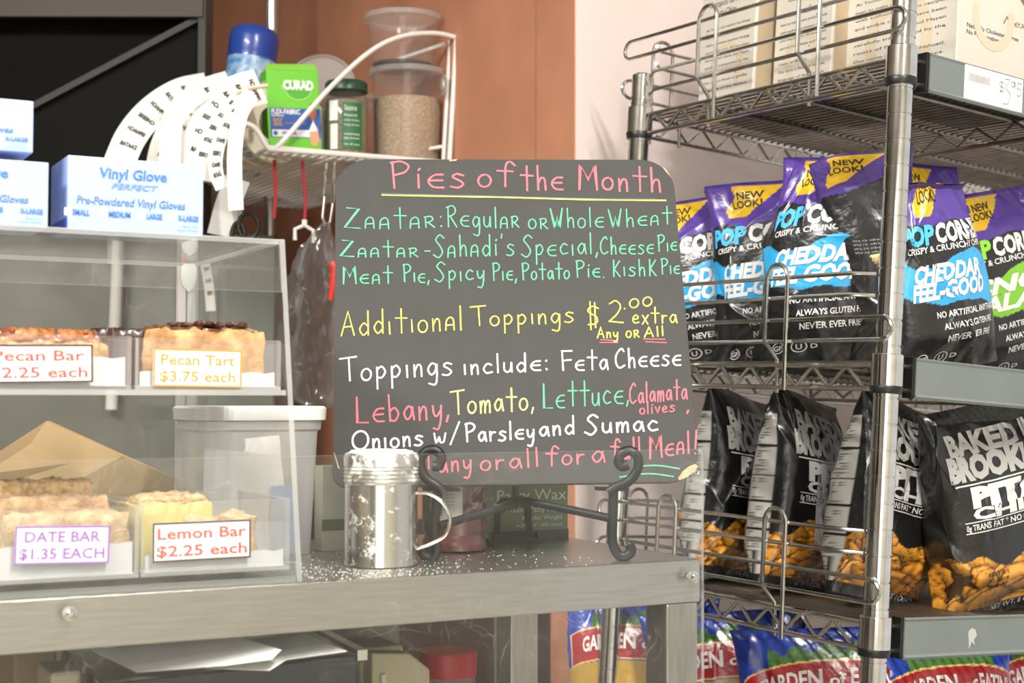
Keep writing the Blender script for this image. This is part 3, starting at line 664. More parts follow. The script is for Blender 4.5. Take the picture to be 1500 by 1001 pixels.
# ------------------------------------------------------------------ bags of chips (film bags with printed art)
def colmat(name, rough, spec=.5, coat=0, bump=0):
    m = bpy.data.materials.new(name); m.use_nodes = True; N = m.node_tree.nodes; L = m.node_tree.links; b = N['Principled BSDF']
    a = N.new('ShaderNodeAttribute'); a.attribute_name = 'Col'; L.new(a.outputs['Color'], b.inputs['Base Color'])
    b.inputs['Roughness'].default_value = rough; b.inputs['Specular IOR Level'].default_value = spec; b.inputs['Coat Weight'].default_value = coat; b.inputs['Coat Roughness'].default_value = .12
    if bump:
        tc = N.new('ShaderNodeTexCoord'); no = N.new('ShaderNodeTexNoise'); no.inputs['Scale'].default_value = 38; no.inputs['Detail'].default_value = 3; L.new(tc.outputs['Object'], no.inputs[0])
        bp = N.new('ShaderNodeBump'); bp.inputs['Strength'].default_value = bump; bp.inputs['Distance'].default_value = .006; L.new(no.outputs[0], bp.inputs['Height']); L.new(bp.outputs[0], b.inputs['Normal'])
    return m
FILM = colmat('printed_bag_film', .27, .6, .25, bump=.5)
def ss(x): x = np.clip(x, 0, 1); return x*x*(3-2*x)
class Bag:
    def __init__(s, W, H, T, seed, fold=0, v0=.82, lean=0, topw=1.0, ncr=26, amp=.0046, tilt=0, base=.35, bulge=.5):
        s.W, s.H, s.T = W, H, T; s.tilt = math.tan(math.radians(tilt)); s.topw = topw; s.base = base; s.bulge = bulge
        r = np.random.default_rng(seed); s.cr = []
        for i in range(ncr):
            vc = r.choice([r.uniform(.02, .3), r.uniform(.3, 1), r.uniform(.7, 1.0)])
            s.cr.append((r.uniform(-.75, .75), vc, r.normal(PI/2, .55), r.uniform(.08, .30), r.uniform(.012, .035), amp*r.choice([-1, 1, 1])*r.uniform(.4, 1.1)))
        vv = np.linspace(0, 1.0, 200); ph = math.radians(lean)*vv + math.radians(fold)*ss((vv-v0)/.12)
        dv = H/199; s.vv = vv; s.ph = ph; s.sy = np.concatenate([[0], np.cumsum(-np.sin(ph[:-1])*dv)]); s.sz = np.concatenate([[0], np.cumsum(np.cos(ph[:-1])*dv)])
    def pos(s, p, v):
        p = np.asarray(p, float); v = np.asarray(v, float); F = (s.base+(1-s.base)*ss(v/.22))*(1-np.clip((v-s.bulge)/(1-s.bulge), 0, 1)**2.0)**.85
        w = 1-(1-s.topw)*ss((v-.4)/.6)
        a = s.W/2*(1-.13*F)*w; b = s.T/2*F+.0008
        th = PI*p; sn, cs = np.sin(th), np.cos(th)
        x = a*np.sign(sn)*np.abs(sn)**.9; y = -b*np.sign(cs)*np.abs(cs)**.62
        d = np.zeros_like(x)
        for (pc, vc, an, Lg, wd, A) in s.cr:
            dp = (p-pc); dp = (dp+1) % 2-1; u1 = dp*1.0; u2 = (v-vc)*s.H/s.W
            al = u1*math.cos(an)+u2*math.sin(an); ac = -u1*math.sin(an)+u2*math.cos(an)
            d += A*np.exp(-(al/Lg)**2)*np.exp(-np.abs(ac+.10*al*al)/wd*(.8))
        d += .0011*np.sin(p*23+v*9+s.W*99)*np.clip((v-.6)*3, 0, 1)+.0009*np.sin(p*31-v*15)*np.clip((.2-v)*6, 0, 1)
        d = d*np.clip((1.005-v)/.04, .15, 1)
        nx, ny = sn*b/(a+1e-6)+sn*.5, -cs; nl = np.sqrt(nx*nx+ny*ny)+1e-9; x = x+d*nx/nl; y = y+d*ny/nl
        y = y+.004*np.sin(x/s.W*7)*ss((v-.85)/.12)
        ph = np.interp(v, s.vv, s.ph); sy = np.interp(v, s.vv, s.sy); sz = np.interp(v, s.vv, s.sz)
        return np.stack([x, sy+y*np.cos(ph), sz+y*np.sin(-ph)*1.0*-1*-1], -1) if False else np.stack([x, sy+y*np.cos(ph), sz-y*np.sin(ph)*-1*-1], -1)
    def uv(s, x, z): return x/s.W, np.clip((z+x*s.tilt)/s.H, 0, 1)
    def f(s, off=.0006, lim=.006):
        def g(x, z):
            p, v = s.uv(np.asarray(x), np.asarray(z)); P = s.pos(p, v); e = .004
            A = s.pos(p+e, v)-s.pos(p-e, v); B = s.pos(p, np.clip(v+e, 0, 1))-s.pos(p, np.clip(v-e, 0, 1))
            n = np.cross(A, B); n /= np.linalg.norm(n, axis=1)[:, None]+1e-12
            return [tuple(q) for q in P+n*off]
        g.vec = lim; return g
    def mesh(s, name, paint, parent, nf=96, nb=30, nv=150, mt=None):
        p = np.concatenate([np.linspace(-.5, .5, nf, endpoint=False), np.linspace(.5, 1.5, nb, endpoint=False)]); v = np.linspace(0, 1, nv); n = len(p)
        Pg, Vg = np.meshgrid(p, v); co = s.pos(Pg.ravel(), Vg.ravel())
        X = (Pg*s.W).ravel(); X = np.where(X > s.W, X-2*s.W, X); Z = (Vg*s.H).ravel()-X*s.tilt*(np.abs(X) < s.W*.5)
        col = paint(X, Z, Vg.ravel())
        me = bpy.data.meshes.new(name); N_ = len(co); me.vertices.add(N_+1); allc = np.vstack([co, co[:n].mean(0)[None]]); me.vertices.foreach_set('co', allc.ravel())
        i = np.arange(n); j = (i+1) % n; q = np.concatenate([np.stack([r*n+i, r*n+j, (r+1)*n+j, (r+1)*n+i], 1) for r in range(nv-1)]).ravel()
        t = np.stack([j, i, np.full(n, N_)], 1).ravel(); nq = (nv-1)*n
        me.loops.add(len(q)+len(t)); me.loops.foreach_set('vertex_index', np.concatenate([q, t]).astype(np.int32))
        me.polygons.add(nq+n); me.polygons.foreach_set('loop_start', np.concatenate([np.arange(nq)*4, nq*4+np.arange(n)*3]).astype(np.int32))
        me.polygons.foreach_set('use_smooth', [True]*(nq+n)); me.update(calc_edges=True); me.validate()
        at_ = me.attributes.new('Col', 'FLOAT_COLOR', 'POINT'); c4 = np.ones((N_+1, 4), np.float32); c4[:N_, :3] = col; c4[N_, :3] = .02; at_.data.foreach_set('color', c4.ravel())
        me.materials.append(mt or FILM); o = bpy.data.objects.new(name, me); COL.objects.link(o); o.parent = parent; return o
def L3(c): return np.array(lin(c))
def vnoise(x, z, seed, sc):
    r = np.random.default_rng(seed); o = np.zeros_like(x)
    for i in range(7):
        a = r.uniform(0, 2*PI); k = sc*(1.35**i); o += np.sin((x*math.cos(a)+z*math.sin(a))*k+r.uniform(0, 6))/(1+.5*i)
    return o/2.2
def chips_art(col, X, Z, mask, seed, size, n, box, base=(196, 132, 46), bgc=(58, 34, 16)):
    """the printed photograph of chips on a bag"""
    r = np.random.default_rng(seed); c = col.copy(); c[mask] = L3(bgc)
    (x0, x1, z0, z1) = box; sp = vnoise(X, Z, seed+5, 900)
    for i in range(n):
        cx = r.uniform(x0, x1); cz = z1-(z1-z0)*((i+r.uniform(0, 1))/n)*1.0; a = r.uniform(-.9, .9); s = size*r.uniform(.7, 1.25); asp = r.uniform(.35, .8)
        dx = (X-cx)*math.cos(a)+(Z-cz)*math.sin(a); dz = (-(X-cx)*math.sin(a)+(Z-cz)*math.cos(a))/asp
        an = np.arctan2(dz, dx); R = s*(1+.18*np.cos(2*an+r.uniform(0, 6))+.14*np.cos(3*an+r.uniform(0, 6))+.05*np.cos(7*an)); q = np.hypot(dx, dz)/R
        m = mask & (q < 1); m2 = mask & (q < 1.14) & (q >= 1)
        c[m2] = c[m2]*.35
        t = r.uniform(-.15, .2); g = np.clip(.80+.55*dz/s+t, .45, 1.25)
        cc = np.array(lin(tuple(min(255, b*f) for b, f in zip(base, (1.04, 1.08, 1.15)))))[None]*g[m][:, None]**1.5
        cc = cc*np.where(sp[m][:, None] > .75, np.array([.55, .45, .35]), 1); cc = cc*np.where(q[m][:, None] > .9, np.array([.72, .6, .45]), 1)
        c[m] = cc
    return c
def popcorn_paint(W, H, band, seed, plain=False):
    def f(X, Z, V):
        c = np.tile(L3('1d1d1e'), (len(X), 1)); z = Z/H
        wob = .012*np.sin(X*90)+.006*np.sin(X*230+1)
        front = np.abs(X) < W*.47
        if plain:
            tri = front & (z > .20) & (z < .50) & (np.abs(X-.012) < (z-.20)*.06)
            c = chips_art(c, X, Z, tri, seed, .012, 26, (-.04, .04, H*.15, H*.5), (226, 196, 132), (120, 84, 44))
            front = front & (z > 9)
        m = front & (z > .355+wob-.12*X/W) & (z < .575+wob*.8+.03*np.sin(X*60)); c[m] = L3(band)
        sp = vnoise(X, Z, seed, 1500); c[m & (sp > 1.15)] = L3('1d3a48')
        side = (np.abs(X) > W*.505) & (np.abs(X) < W*.75) & (V > .03) & (V < .50)
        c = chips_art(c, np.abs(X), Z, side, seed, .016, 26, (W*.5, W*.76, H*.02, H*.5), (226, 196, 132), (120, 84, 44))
        c[V > .765-.03*np.abs(X)/W+.012*np.sin(X*120)] = L3('50378c')
        m = (V > .80) & (V < .975) & (X > -.032+(V-.8)*.07+.003*np.sin(V*50)) & (X < .012-(.95-V)*.16) ; c[m] = L3('d8ae1e')
        m = (V > .985); c[m] = L3('3e2a76')
        return c
    return f
def pita_paint(W, H, seed, strip=True):
    def f(X, Z, V):
        c = np.tile(L3('1b1b1b'), (len(X), 1)); z = Z/H
        m = (z > .055) & (V > .02) & (z < .31+.035*np.sin(X*55+seed)+.02*np.sin(X*140)+.06*X/W) & (np.abs(X) < W*1.0)
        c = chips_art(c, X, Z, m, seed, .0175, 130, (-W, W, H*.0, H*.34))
        # nutrition panel down the left gusset
        xl = X+W*.5; m = (xl < .002) & (xl > -.024) & (V > .06) & (V < .86) & strip; c[m] = L3('bcbab4')
        row = np.floor(V*H/.0026); r = vnoise(X, row*7.1, 3, 1400); ln = m & (np.mod(V*H, .0026) < .0010) & (r > -.1) & (xl > -.022) & (xl < .000); c[ln] = L3('55534f')
        for k in (.28, .42, .55, .70): c[m & (np.abs(V-k) < .006)] = L3('151515')
        bar = m & (V < .17); c[bar & (np.sin(X*2600)+np.sin(X*1530) > 0)] = L3('151515')
        return c
    return f
def garden_paint(W, H, seed):
    def f(X, Z, V):
        c = np.tile(L3('1c3a9a'), (len(X), 1)); z = Z/H
        n = vnoise(X, Z, seed, 3000)
        m = z < .68-.9*(X/W)**2*.45; c[m] = L3('b08c3c')*(1+.06*n[m])[:, None]
        zc = .83-.5*(X/W)**2; m = (np.abs(X) < W*.10+.02) & (z > zc) & (z < zc+.09+.02*np.sin(X*300)) & (np.abs(X) < W*.2) ; c[m] = L3('3e6a2a')*(1+.3*n[m])[:, None]
        m = (np.abs(X) < W*.385) & (np.abs(z-zc+.055) < .088); c[m] = L3('e0c070')
        m = (np.abs(X) < W*.375) & (np.abs(z-zc+.055) < .080); c[m] = L3('9c1f26')
        m = ((X/(W*.30))**2+((z-.38)/.13)**2 < 1) & (z < zc-.14); c[m] = L3('1f4f9c'); m = ((X/(W*.26))**2+((z-.38)/.10)**2 < 1)& (z < zc-.14); c[m] = L3('d9d9d4')
        return c
    return f
WHT = mat('print_white', 'd6d5d2', .5); BLU = mat('print_blue', '45aee0', .5); GRN = mat('print_green', '86c83c', .5); DKP = mat('print_dark', '2c2418', .6); SILV = mat('print_grey', 'b4b3af', .55)
def place(x, y, sh, yaw, roll=0, pitch=0, z=None):
    zd = (SH[sh]-.0180+.0052) if z is None else z
    return MR0 @ TR(x, y, zd) @ RZ(yaw) @ RY(-roll) @ RX(pitch)
def popcorn_bag(label, x, y, yaw, roll, seed, band='2f9fd6', tone='blue', fold=0, lean=0, tilt=4, W=.145, H=.218, T=.062, flav=('CHEDDAR', 'FEEL-GOOD'), plain=False, v0=.80, topw=.9):
    t = thing('popcorn_chip_bag', label, 'chip bag', place(x, y, 1, yaw, roll), 'popped corn chip bags on the middle shelf')
    b = Bag(W, H, T, seed, fold, v0, lean, topw, tilt=tilt); o = b.mesh('bag', popcorn_paint(W, H, band, seed, plain), t); f = b.f()
    B_ = {'blue': BLU, 'green': GRN}[tone]
    def tx(s, z, h, w, x=0, m=WHT, shear=0, al='c', bold=.02):
        mb = MB(); g = lambda X, Z: f(X+x, Z+z); g.vec = .006; text(mb, s, None, h, w, al, bold=bold, shear=shear, f=g); mb.build('lettering', m, o)
    tx('NEW', H*.905, .0085, .020, -.009, DKP); tx('LOOK!', H*.858, .0085, .024, -.012, DKP)
    if plain:
        tx('FREE', H*.44, .007, .022, .012, bold=.04)
        for k in range(4): tx('We re obsessed with making', H*(.56-.018*k), .0024, .05, .008, SILV, bold=0)
        return t
    tx('POP', H*.665, .019, .040, -.052, B_, .1, 'l', .05); tx('CORNERS', H*.665, .019, .066, -.011, WHT, .1, 'l', .05)
    tx('CRISPY & CRUNCHY CHIPS', H*.622, .0062, .092)
    tx(flav[0], H*.475, .0165, .068, -.004, WHT, .25, bold=.05); tx(flav[1], H*.385, .0165, .076, -.004, WHT, .25, bold=.05)
    for k, q in enumerate(('NO ARTIFICIAL ANYTHING', 'ALWAYS GLUTEN FREE', 'NEVER EVER FRIED')): tx(q, H*(.285-.062*k), .0064, (.066, .056, .050)[k], .014)
    for cx, s_ in ((-.03, 'GF'), (-.012, 'U')):
        mb = MB(); pts = [(cx+.0062*math.cos(a), H*.085+.0062*math.sin(a)) for a in np.linspace(0, 2*PI, 20)[:-1]]; inn = [(cx+.0052*math.cos(a), H*.085+.0052*math.sin(a)) for a in np.linspace(0, 2*PI, 20)[:-1]]
        q = np.array(pts+inn); n = len(pts); mb.add(f(q[:, 0], q[:, 1]), [(i, (i+1) % n, n+(i+1) % n, n+i) for i in range(n)]); mb.build('ring_mark', WHT, o)
        tx(s_, H*.072, .0052, None, cx)
    tx('D', H*.074, .0045, None, -.0015)
    return t
def pita_bag(label, x, y, yaw, roll, seed, W=.180, H=.222, T=.082, fold=0, lean=0, tilt=0, v0=.86, topw=.92, strip=True):
    t = thing('pita_chip_bag', label, 'chip bag', place(x, y, 2, yaw, roll), 'pita chip bags on the lower shelf')
    b = Bag(W, H, T, seed, fold, v0, lean, topw, ncr=30, tilt=tilt, amp=.0055); o = b.mesh('bag', pita_paint(W, H, seed, strip), t); f = b.f()
    def tx(s, z, h, w, x=0, m=SILV, al='c', bold=.05, shear=0):
        mb = MB(); g = lambda X, Z: f(X+x, Z+z); g.vec = .006; text(mb, s, None, h, w, al, bold=bold, shear=shear, f=g); mb.build('lettering', m, o)
    def ln(z, x0, x1, th=.0016):
        mb = MB(); n = 30; q = np.array([(x0+(x1-x0)*i/n, z+k*th) for i in range(n+1) for k in (0, 1)]); mb.add(f(q[:, 0], q[:, 1]), [(2*i, 2*i+2, 2*i+3, 2*i+1) for i in range(n)]); mb.build('printed_line', WHT, o)
    tx('BAKED IN', H*.80, .021, .104); tx('BROOKLYN', H*.685, .023, .118, bold=.07)
    ln(H*.655, -.055, .055); tx('PITA', H*.555, .019, .078, bold=.07, m=WHT); tx('CHIPS', H*.495, .011, .080, m=WHT)
    ln(H*.482, -.05, .05, .0011); tx('0g TRANS FAT * NO CHOLESTEROL', H*.446, .0062, .098, bold=.02, m=WHT); ln(H*.432, -.05, .05, .0011)
    tx('NET WT. 8 OZ. (226g)', H*.028, .0058, .050, .01, bold=.01)
    for k, q in enumerate(('BEST BY', '  02 2018', '18:15:00')): tx(q, H*(.215-.030*k), .0042, None, -.02, BLKINK, bold=0)
    return t
def garden_bag(label, x, y, yaw, roll, seed, W=.20, H=.224, T=.07, tilt=0, lean=0):
    t = thing('tortilla_chip_bag', label, 'chip bag', place(x, y, 3, yaw, roll), 'blue and gold tortilla chip bags below the rack')
    b = Bag(W, H, T, seed, 0, .85, lean, .97, tilt=tilt); o = b.mesh('bag', garden_paint(W, H, seed), t); f = b.f()
    mb = MB(); zc = lambda x: -.5*(x/W)**2*H
    for s_, x0, w_ in (('GARDEN', -.052, .052), ('of', .0035, .012), ("EATIN'", .019, .042)):
        g = lambda X, Z: f(X+x0, Z*(1-.0)+H*.745+zc(X+x0)); g.vec = .006; mb = MB(); text(mb, s_, None, .0165 if s_ != 'of' else .011, w_, 'l', bold=.03, f=g); mb.build('lettering', WHT, o)
    g = lambda X, Z: f(X, Z+H*.33); g.vec = .006; mb = MB(); text(mb, 'BLUE CHIPS', None, .020, .09, 'c', bold=.05, f=g); mb.build('lettering', mat('print_navy', '1d3f84', .5), o)
    return t
def X(px, y, sh): return rk(px, 500, y=y).x
# middle shelf
def side_row(px, sh, xx): return rk(px, 500, x=xx).y
popcorn_bag('black and purple bag of cheddar chips just right of the menu board, behind the others', .085, side_row(1050, 1, .085), -50, 12, 11, tilt=1, H=.206, topw=.85)
popcorn_bag('purple topped cheddar chip bag half hidden behind the big cheddar bag', .105, side_row(1134, 1, .105), -48, 6, 12, tilt=4, topw=.95, H=.220)
popcorn_bag('large upright cheddar chip bag behind the looped side rail, blue panel fully in view', .058, side_row(1203, 1, .058), -56, 0, 13, tilt=9, topw=.68, H=.226, W=.150, T=.07)
popcorn_bag('chip bag behind the grooved post with its purple top bent forward', .108, .085, -42, 13, 14, fold=38, v0=.66, tilt=-8, W=.105, H=.240, plain=True, topw=1.05)
popcorn_bag('cheddar chip bag standing right of the front post, white slogan lines in view', X(1385, .058, 1), .058, -8, 12, 15, tilt=2, topw=.62, H=.205, fold=50, v0=.82, W=.15)
popcorn_bag('tall cheddar chip bag behind the one right of the front post', X(1352, .13, 1)+.0, .14, -6, 4, 18, tilt=-4, topw=.9, H=.238, W=.15)
popcorn_bag('black bag with lime green flavour panel, beside the cheddar bags', X(1478, .10, 1), .10, -10, 14, 16, '78b82c', 'green', tilt=4, flav=("'SNO", 'JALAP'), W=.15)
popcorn_bag('black and purple chip bag cut by the right edge of the photo', X(1605, .09, 1), .09, -8, 16, 17, '78b82c', 'green', tilt=2, flav=("'SNO", 'JALAP'), W=.15)
# lower shelf
pita_bag('black pita chip bag at the back, nearest the menu board, thin label strip showing', .112, .345, 20, -6, 21)
pita_bag('black pita chip bag second from the menu board, label strip and letters at its edge', .118, .24, 20, -6, 22)
pita_bag('pita chip bag behind the front post with a wide nutrition label down its side', .135, .132, 12, -9, 23, lean=3)
pita_bag('pita chip bag at the front right with large distressed white lettering', X(1478, .06, 2), .062, -6, 12, 24, tilt=2, W=.178, H=.226, strip=False)
# below
garden_bag('blue and gold tortilla chip bag seen through the acrylic guard beside the counter leg', .05, .40, -50, 4, 31)
garden_bag('blue and gold tortilla chip bag nearest the counter under the side rail', .085, .27, -45, 8, 32, tilt=5)
garden_bag('blue and gold tortilla chip bag left of the front post', .10, .14, -42, 6, 33, tilt=5)
garden_bag('blue and gold tortilla chip bag right of the front post under the label rail', X(1410, .09, 3), .09, -10, 3, 34)
garden_bag('blue and gold tortilla chip bag cut by the right edge below the label rail', X(1560, .11, 3), .12, -10, 3, 35)
# ------------------------------------------------------------------ cream cartons on the top shelf
CRM = mat('cream_carton_card', 'cfc8bb', .55, var=.03, vscale=10)
TAN = mat('tan_carton_card', 'b39f84', .55, var=.05); REDP = mat('print_red', 'd4584c', .6); TANP = mat('print_tan', 'cdbfa6', .6)
def carton(label, x, y, w_, d_, h_, yaw=0, window=False):
    t = thing('tortilla_carton', label, 'carton', place(x, y, 0, yaw), 'cream corn chip cartons on the top shelf')
    mb = MB(); mb.box((0, 0, 0), (w_, d_, h_)); o = mb.build('carton', CRM, t, bevel=.0015)
    mb = MB(); mb.box((.004, -.0004, .0), (w_-.004, .0006, h_)) ; 
    if not window: mb.build('front_panel', TAN, t)
    S = TR(0, d_, 0) @ RZ(-90)                      # left face: x runs from back to front
    def tx(M_, s, xx, z, hh, ww=None, m=BLKINK, sh=0, al='l', bold=0):
        mb = MB(); text(mb, s, M_ @ TR(xx, 0, z), hh, ww, al, shear=sh, bold=bold); mb.build('lettering', m, o)
    r = random.Random(int(y*1000)+7)
    tx(S, 'TOTOPOS', d_*.12, h_*.84, .016, d_*.74, REDP, bold=.02); tx(S, 'Totopos de Maiz', d_*.14, h_*.74, .0075, d_*.68, DKP, .3); tx(S, 'Corn Chips', d_*.22, h_*.68, .0065, d_*.42, DKP, .3)
    for k, q in enumerate(('At Tochtli, our mission has always', 'been to make unique products made', 'with authentic ancient recipes', 'and simple corn. All have been', 'carried from Aztec and Mayan', 'carefully transported by the', 'roots of flavors.', 'Our name is flower in Nahuatl,', 'language of the Aztecs.')):
        tx(S, q, d_*.10, h_*(.58-.052*k), .0032, d_*(.8 if len(q) > 22 else .5))
    mb = MB()                                        # horseshoe shape printed in tan
    n = 18; R1, R2 = d_*.30, d_*.20; c = (d_*.5, h_*.30)
    v = [(c[0]+R*math.cos(a), -.00015, c[1]+R*1.1*math.sin(a)) for R in (R1, R2) for a in np.linspace(-.8, PI+.8, n)]; mb.add(v, [(i, i+1, n+i+1, n+i) for i in range(n-1)], 0, S); mb.build('horseshoe_print', TANP, o)
    for k in range(7):
        a, b2 = d_*r.uniform(.06, .94), h_*r.uniform(.05, .68); s = .0016
        mb = MB(); mb.add([(a-s, -.0003, b2), (a+s, -.0003, b2), (a, -.0003, b2+1.6*s)], [(0, 1, 2)], 0, S); mb.build('red_fleck', REDP, o)
    if window:
        I = Matrix.Identity(4); c = (w_*.62, h_*.70); R = .034
        mb = MB(); n = 30; mb.add([(c[0]+R*math.cos(2*PI*j/n), -.0005, c[1]+R*math.sin(2*PI*j/n)) for j in range(n)], [tuple(range(n))]); wn = mb.build('window', mat('carton_window_film', '8a6a3c', .2), t)
        rr2 = random.Random(4)
        for k in range(16):
            a, q = rr2.uniform(0, 2*PI), R*.75*math.sqrt(rr2.random()); cx_, cz_ = c[0]+q*math.cos(a), c[1]+q*math.sin(a); a2 = rr2.uniform(0, 2)
            mb = MB(); mb.add([(cx_+.011*math.cos(a2+j*2.09+.2*(j % 2)), -.0012-.0004*(k % 5), cz_+.009*math.sin(a2+j*2.09)) for j in range(3)]+[(cx_, -.0035, cz_)], [(0, 1, 3), (1, 2, 3), (2, 0, 3)]); mb.build('chip', mat('corn_chip', 'dcc69a', .7, var=.2, vscale=200), wn)
        tx(I, 'Mexican Style', w_*.36, h_*.40, .0085, w_*.62, mat('print_brown', '8c7448', .6), .3); tx(I, 'Naturally Cholesterol Free', w_*.07, h_*.315, .0046, w_*.42, bold=.01); tx(I, 'No Preservatives', w_*.07, h_*.275, .0046, w_*.27, bold=.01)
        tx(I, 'NET WT. 12 OZ.', w_*.60, h_*.12, .0085, w_*.36, bold=.01)
        mb = MB(); n = 18; R1, R2 = .034, .024; cc = (w_*.28, h_*.42)
        v = [(cc[0]+R_*math.cos(a), -.0003, cc[1]+R_*1.1*math.sin(a)) for R_ in (R1, R2) for a in np.linspace(PI-.3, 2*PI+.3, n)]; mb.add(v, [(i, i+1, n+i+1, n+i) for i in range(n-1)]); mb.build('horseshoe_print', TANP, o)
        for k in range(8):
            a = w_*(.12+.12*k); mb = MB(); s = .0016; mb.add([(a-s, -.0004, .004), (a+s, -.0004, .004), (a, -.0004, .004+2*s)], [(0, 1, 2)]); mb.build('red_fleck', REDP, o)
    else:
        mb = MB(); mb.box((w_*.3, -.001, h_*.42), (w_*.8, 0, h_*.50)); mb.build('green_seal', mat('green_seal', '3f8f6a', .5), t)
    return t
zc_ = 0
def ya(px, x): return rk(px, 150, x=x).y
carton('cream carton with a round window on its front, at the corner by the price rail', .112, ya(1398, .112), .20, ya(1232, .112)-ya(1398, .112), .18, 0, True)
carton('cream carton in the middle of the row along the shelf side', .088, ya(1214, .088), .14, ya(1130, .088)-ya(1214, .088), .18)
carton('cream carton at the back of the row nearest the pale wall', .066, ya(1101, .066), .14, ya(1022, .066)-ya(1101, .066), .18)
# ------------------------------------------------------------------ clear pastry case
ACR = clear('case_acrylic', (.992, .995, .99), .018, (.9, .9, .86), .05, dust=.05, dscale=30, scratch=.10)
ACE = clear('case_acrylic_edge', (.95, .96, .95), .5, (.92, .93, .90), .15)
XR = CX-.351; XL = CX-.95; Y0 = CY+.009; TH = .004
nx = Vector((1, 0, 0)); ny = Vector((0, 1, 0))
tf = hit(417, 351, (XR, 0, 0), nx); ZT = tf.z; YT = tf.y
tb = hit(291, 385, (0, 0, ZT), zt); YBK = hit(291, 400, (XR, 0, 0), nx).y
print('CASE top', ZT-CT, 'YT', YT-CY, 'YB', YBK-CY)
YBK = min(YBK, CY+CB-.02)
fs_ = lambda z: Y0+(YT-Y0)*(z-CT)/(ZT-CT)             # front slope
zm = None
for k in range(400):                                  # height of the middle shelf along the sloped front edge
    z = CT+.05+k*.0005; q = proj((XR, fs_(z), z))
    if q[1] < 572: zm = z; break
case = thing('pastry_case', 'clear acrylic two-tier pastry display case on the left of the steel counter', 'display case', Vector(((XL+XR)/2, (Y0+YBK)/2, CT)))
def cpane(name, a, b): mb = MB(); pane(mb, a, b); return W(mb, name, [ACR, ACE], case)
def side(x):
    mb = MB(); P = [(Y0, CT), (YBK, CT), (YBK, ZT), (YT, ZT)]
    vs = [(x, y, z) for y, z in P]+[(x+TH, y, z) for y, z in P]
    mb.add(vs, [(0, 1, 2, 3)[::-1], (4, 5, 6, 7), (0, 1, 5, 4), (1, 2, 6, 5), (2, 3, 7, 6), (3, 0, 4, 7)], [0, 0, 1, 1, 1, 1]); return W(mb, 'side_panel', [ACR, ACE], case)
side(XR-TH); side(XL)
cpane('top_panel', (XL+TH, YT+.001, ZT-TH), (XR-TH, YBK, ZT)); cpane('bottom_panel', (XL+TH, Y0+.002, CT), (XR-TH, YBK, CT+TH)); cpane('middle_shelf', (XL+TH, fs_(zm)+.003, zm-TH), (XR-TH, YBK-.004, zm))
mb = MB(); a, b = XL+TH, XR-TH
def fpane(z0, z1):
    mb = MB(); vs = [(x, fs_(z)+o, z) for o in (0, .003) for x, z in ((a, z0), (b, z0), (b, z1), (a, z1))]
    mb.add(vs, [(0, 1, 2, 3), (7, 6, 5, 4), (0, 4, 5, 1), (1, 5, 6, 2), (2, 6, 7, 3), (3, 7, 4, 0)], [0, 0, 1, 1, 1, 1]); return W(mb, 'front_panel', [ACR, ACE], case)
fpane(CT+.004, CT+.014); 
ztp = zm+.075; fpane(ztp, ZT-.001)
cpane('rear_door', (XL+TH, YBK-.004, CT+TH), (XR-.02, YBK-.001, ZT-TH))
for dx in (.0, .009):
    mb = MB(); mb.box((XR-.022+dx, YBK-.012, CT+TH), (XR-.015+dx, YBK-.006, ZT-TH)); W(mb, 'corner_post', ACE, case)
for (px, py, h) in ((278, 360, .009), (277, 405, .014)):
    p = hit(px, py, (0, YBK-.013, 0), ny); mb = MB(); mb.lathe([(.001, -h), (.006, -h*.6), (.0075, 0), (.007, h*.6), (.004, h*.8)], 10, 0, Matrix.Translation(p) @ Matrix.Scale(.15, 4, (0, 1, 0))); W(mb, 'tape_scrap', mat('masking_scrap', 'b4b6b0', .7), case)
# trays --------------------------------------------------------------------------
TRY = clear('tray_plastic', (.99, .99, .99), .07, (.95, .9, .87), .07, dust=.05, dscale=60)
LINER = mat('white_tray_liner', 'd0d2d6', .5, var=.04)
def tray(label, pxl, pxr, pyb, z, hgt, depth=.115, liner=True, yo=.010, lh=.6):
    yf = fs_(z)+yo; l = hit(pxl, pyb, (0, yf, 0), ny).x; r = min(hit(pxr, pyb, (0, yf, 0), ny).x, XR-TH-.001)
    t = thing('pastry_tray', label, 'tray', Vector((l, yf, z))); w_ = r-l; k = .0025
    for nm, a_, b_ in (('tray_wall', (0, 0, 0), (w_, k, hgt)), ('tray_wall', (0, depth-k, 0), (w_, depth, hgt)), ('tray_wall', (0, k, 0), (k, depth-k, hgt)), ('tray_wall', (w_-k, k, 0), (w_, depth-k, hgt)), ('tray_floor', (0, 0, 0), (w_, depth, k))):
        mb = MB(); pane(mb, a_, b_); mb.build(nm, [TRY, ACE], t)
    if liner:
        mb = MB(); hh = hgt*lh; n = 14
        for (y, h2) in ((k+.001, hh), (depth-k-.002, hgt*(1.04 if pxl != 207 else .5))):
            vs = [(k+.001+(w_-2*k-.002)*i/n, y+(.0006*math.sin(i*1.9)), zz) for i in range(n+1) for zz in (k, h2+.0008*math.sin(i*2.3))]; mb.add(vs, [(2*i, 2*i+2, 2*i+3, 2*i+1) for i in range(n)], 0, None, True)
        mb.box((k, k, k), (w_-k, depth-k, k+.0005)); mb.build('paper_liner', LINER, t)
    return t, l, r, yf
zb2 = CT+TH
T1 = tray('clear tray of pecan bars on the upper tier', -110, 192, 562, zm, .0385)
T2 = tray('clear tray holding the pecan tart on the upper tier', 199, 411, 563, zm, .0375, lh=.35)
T3 = tray('clear tray of date bars on the lower tier', -130, 203, 828, zb2+.004, .050, depth=.12, lh=.5)
T4 = tray('clear tray of lemon bars on the lower tier', 207, 424, 824, zb2+.004, .052, depth=.12, liner=True, lh=.28)
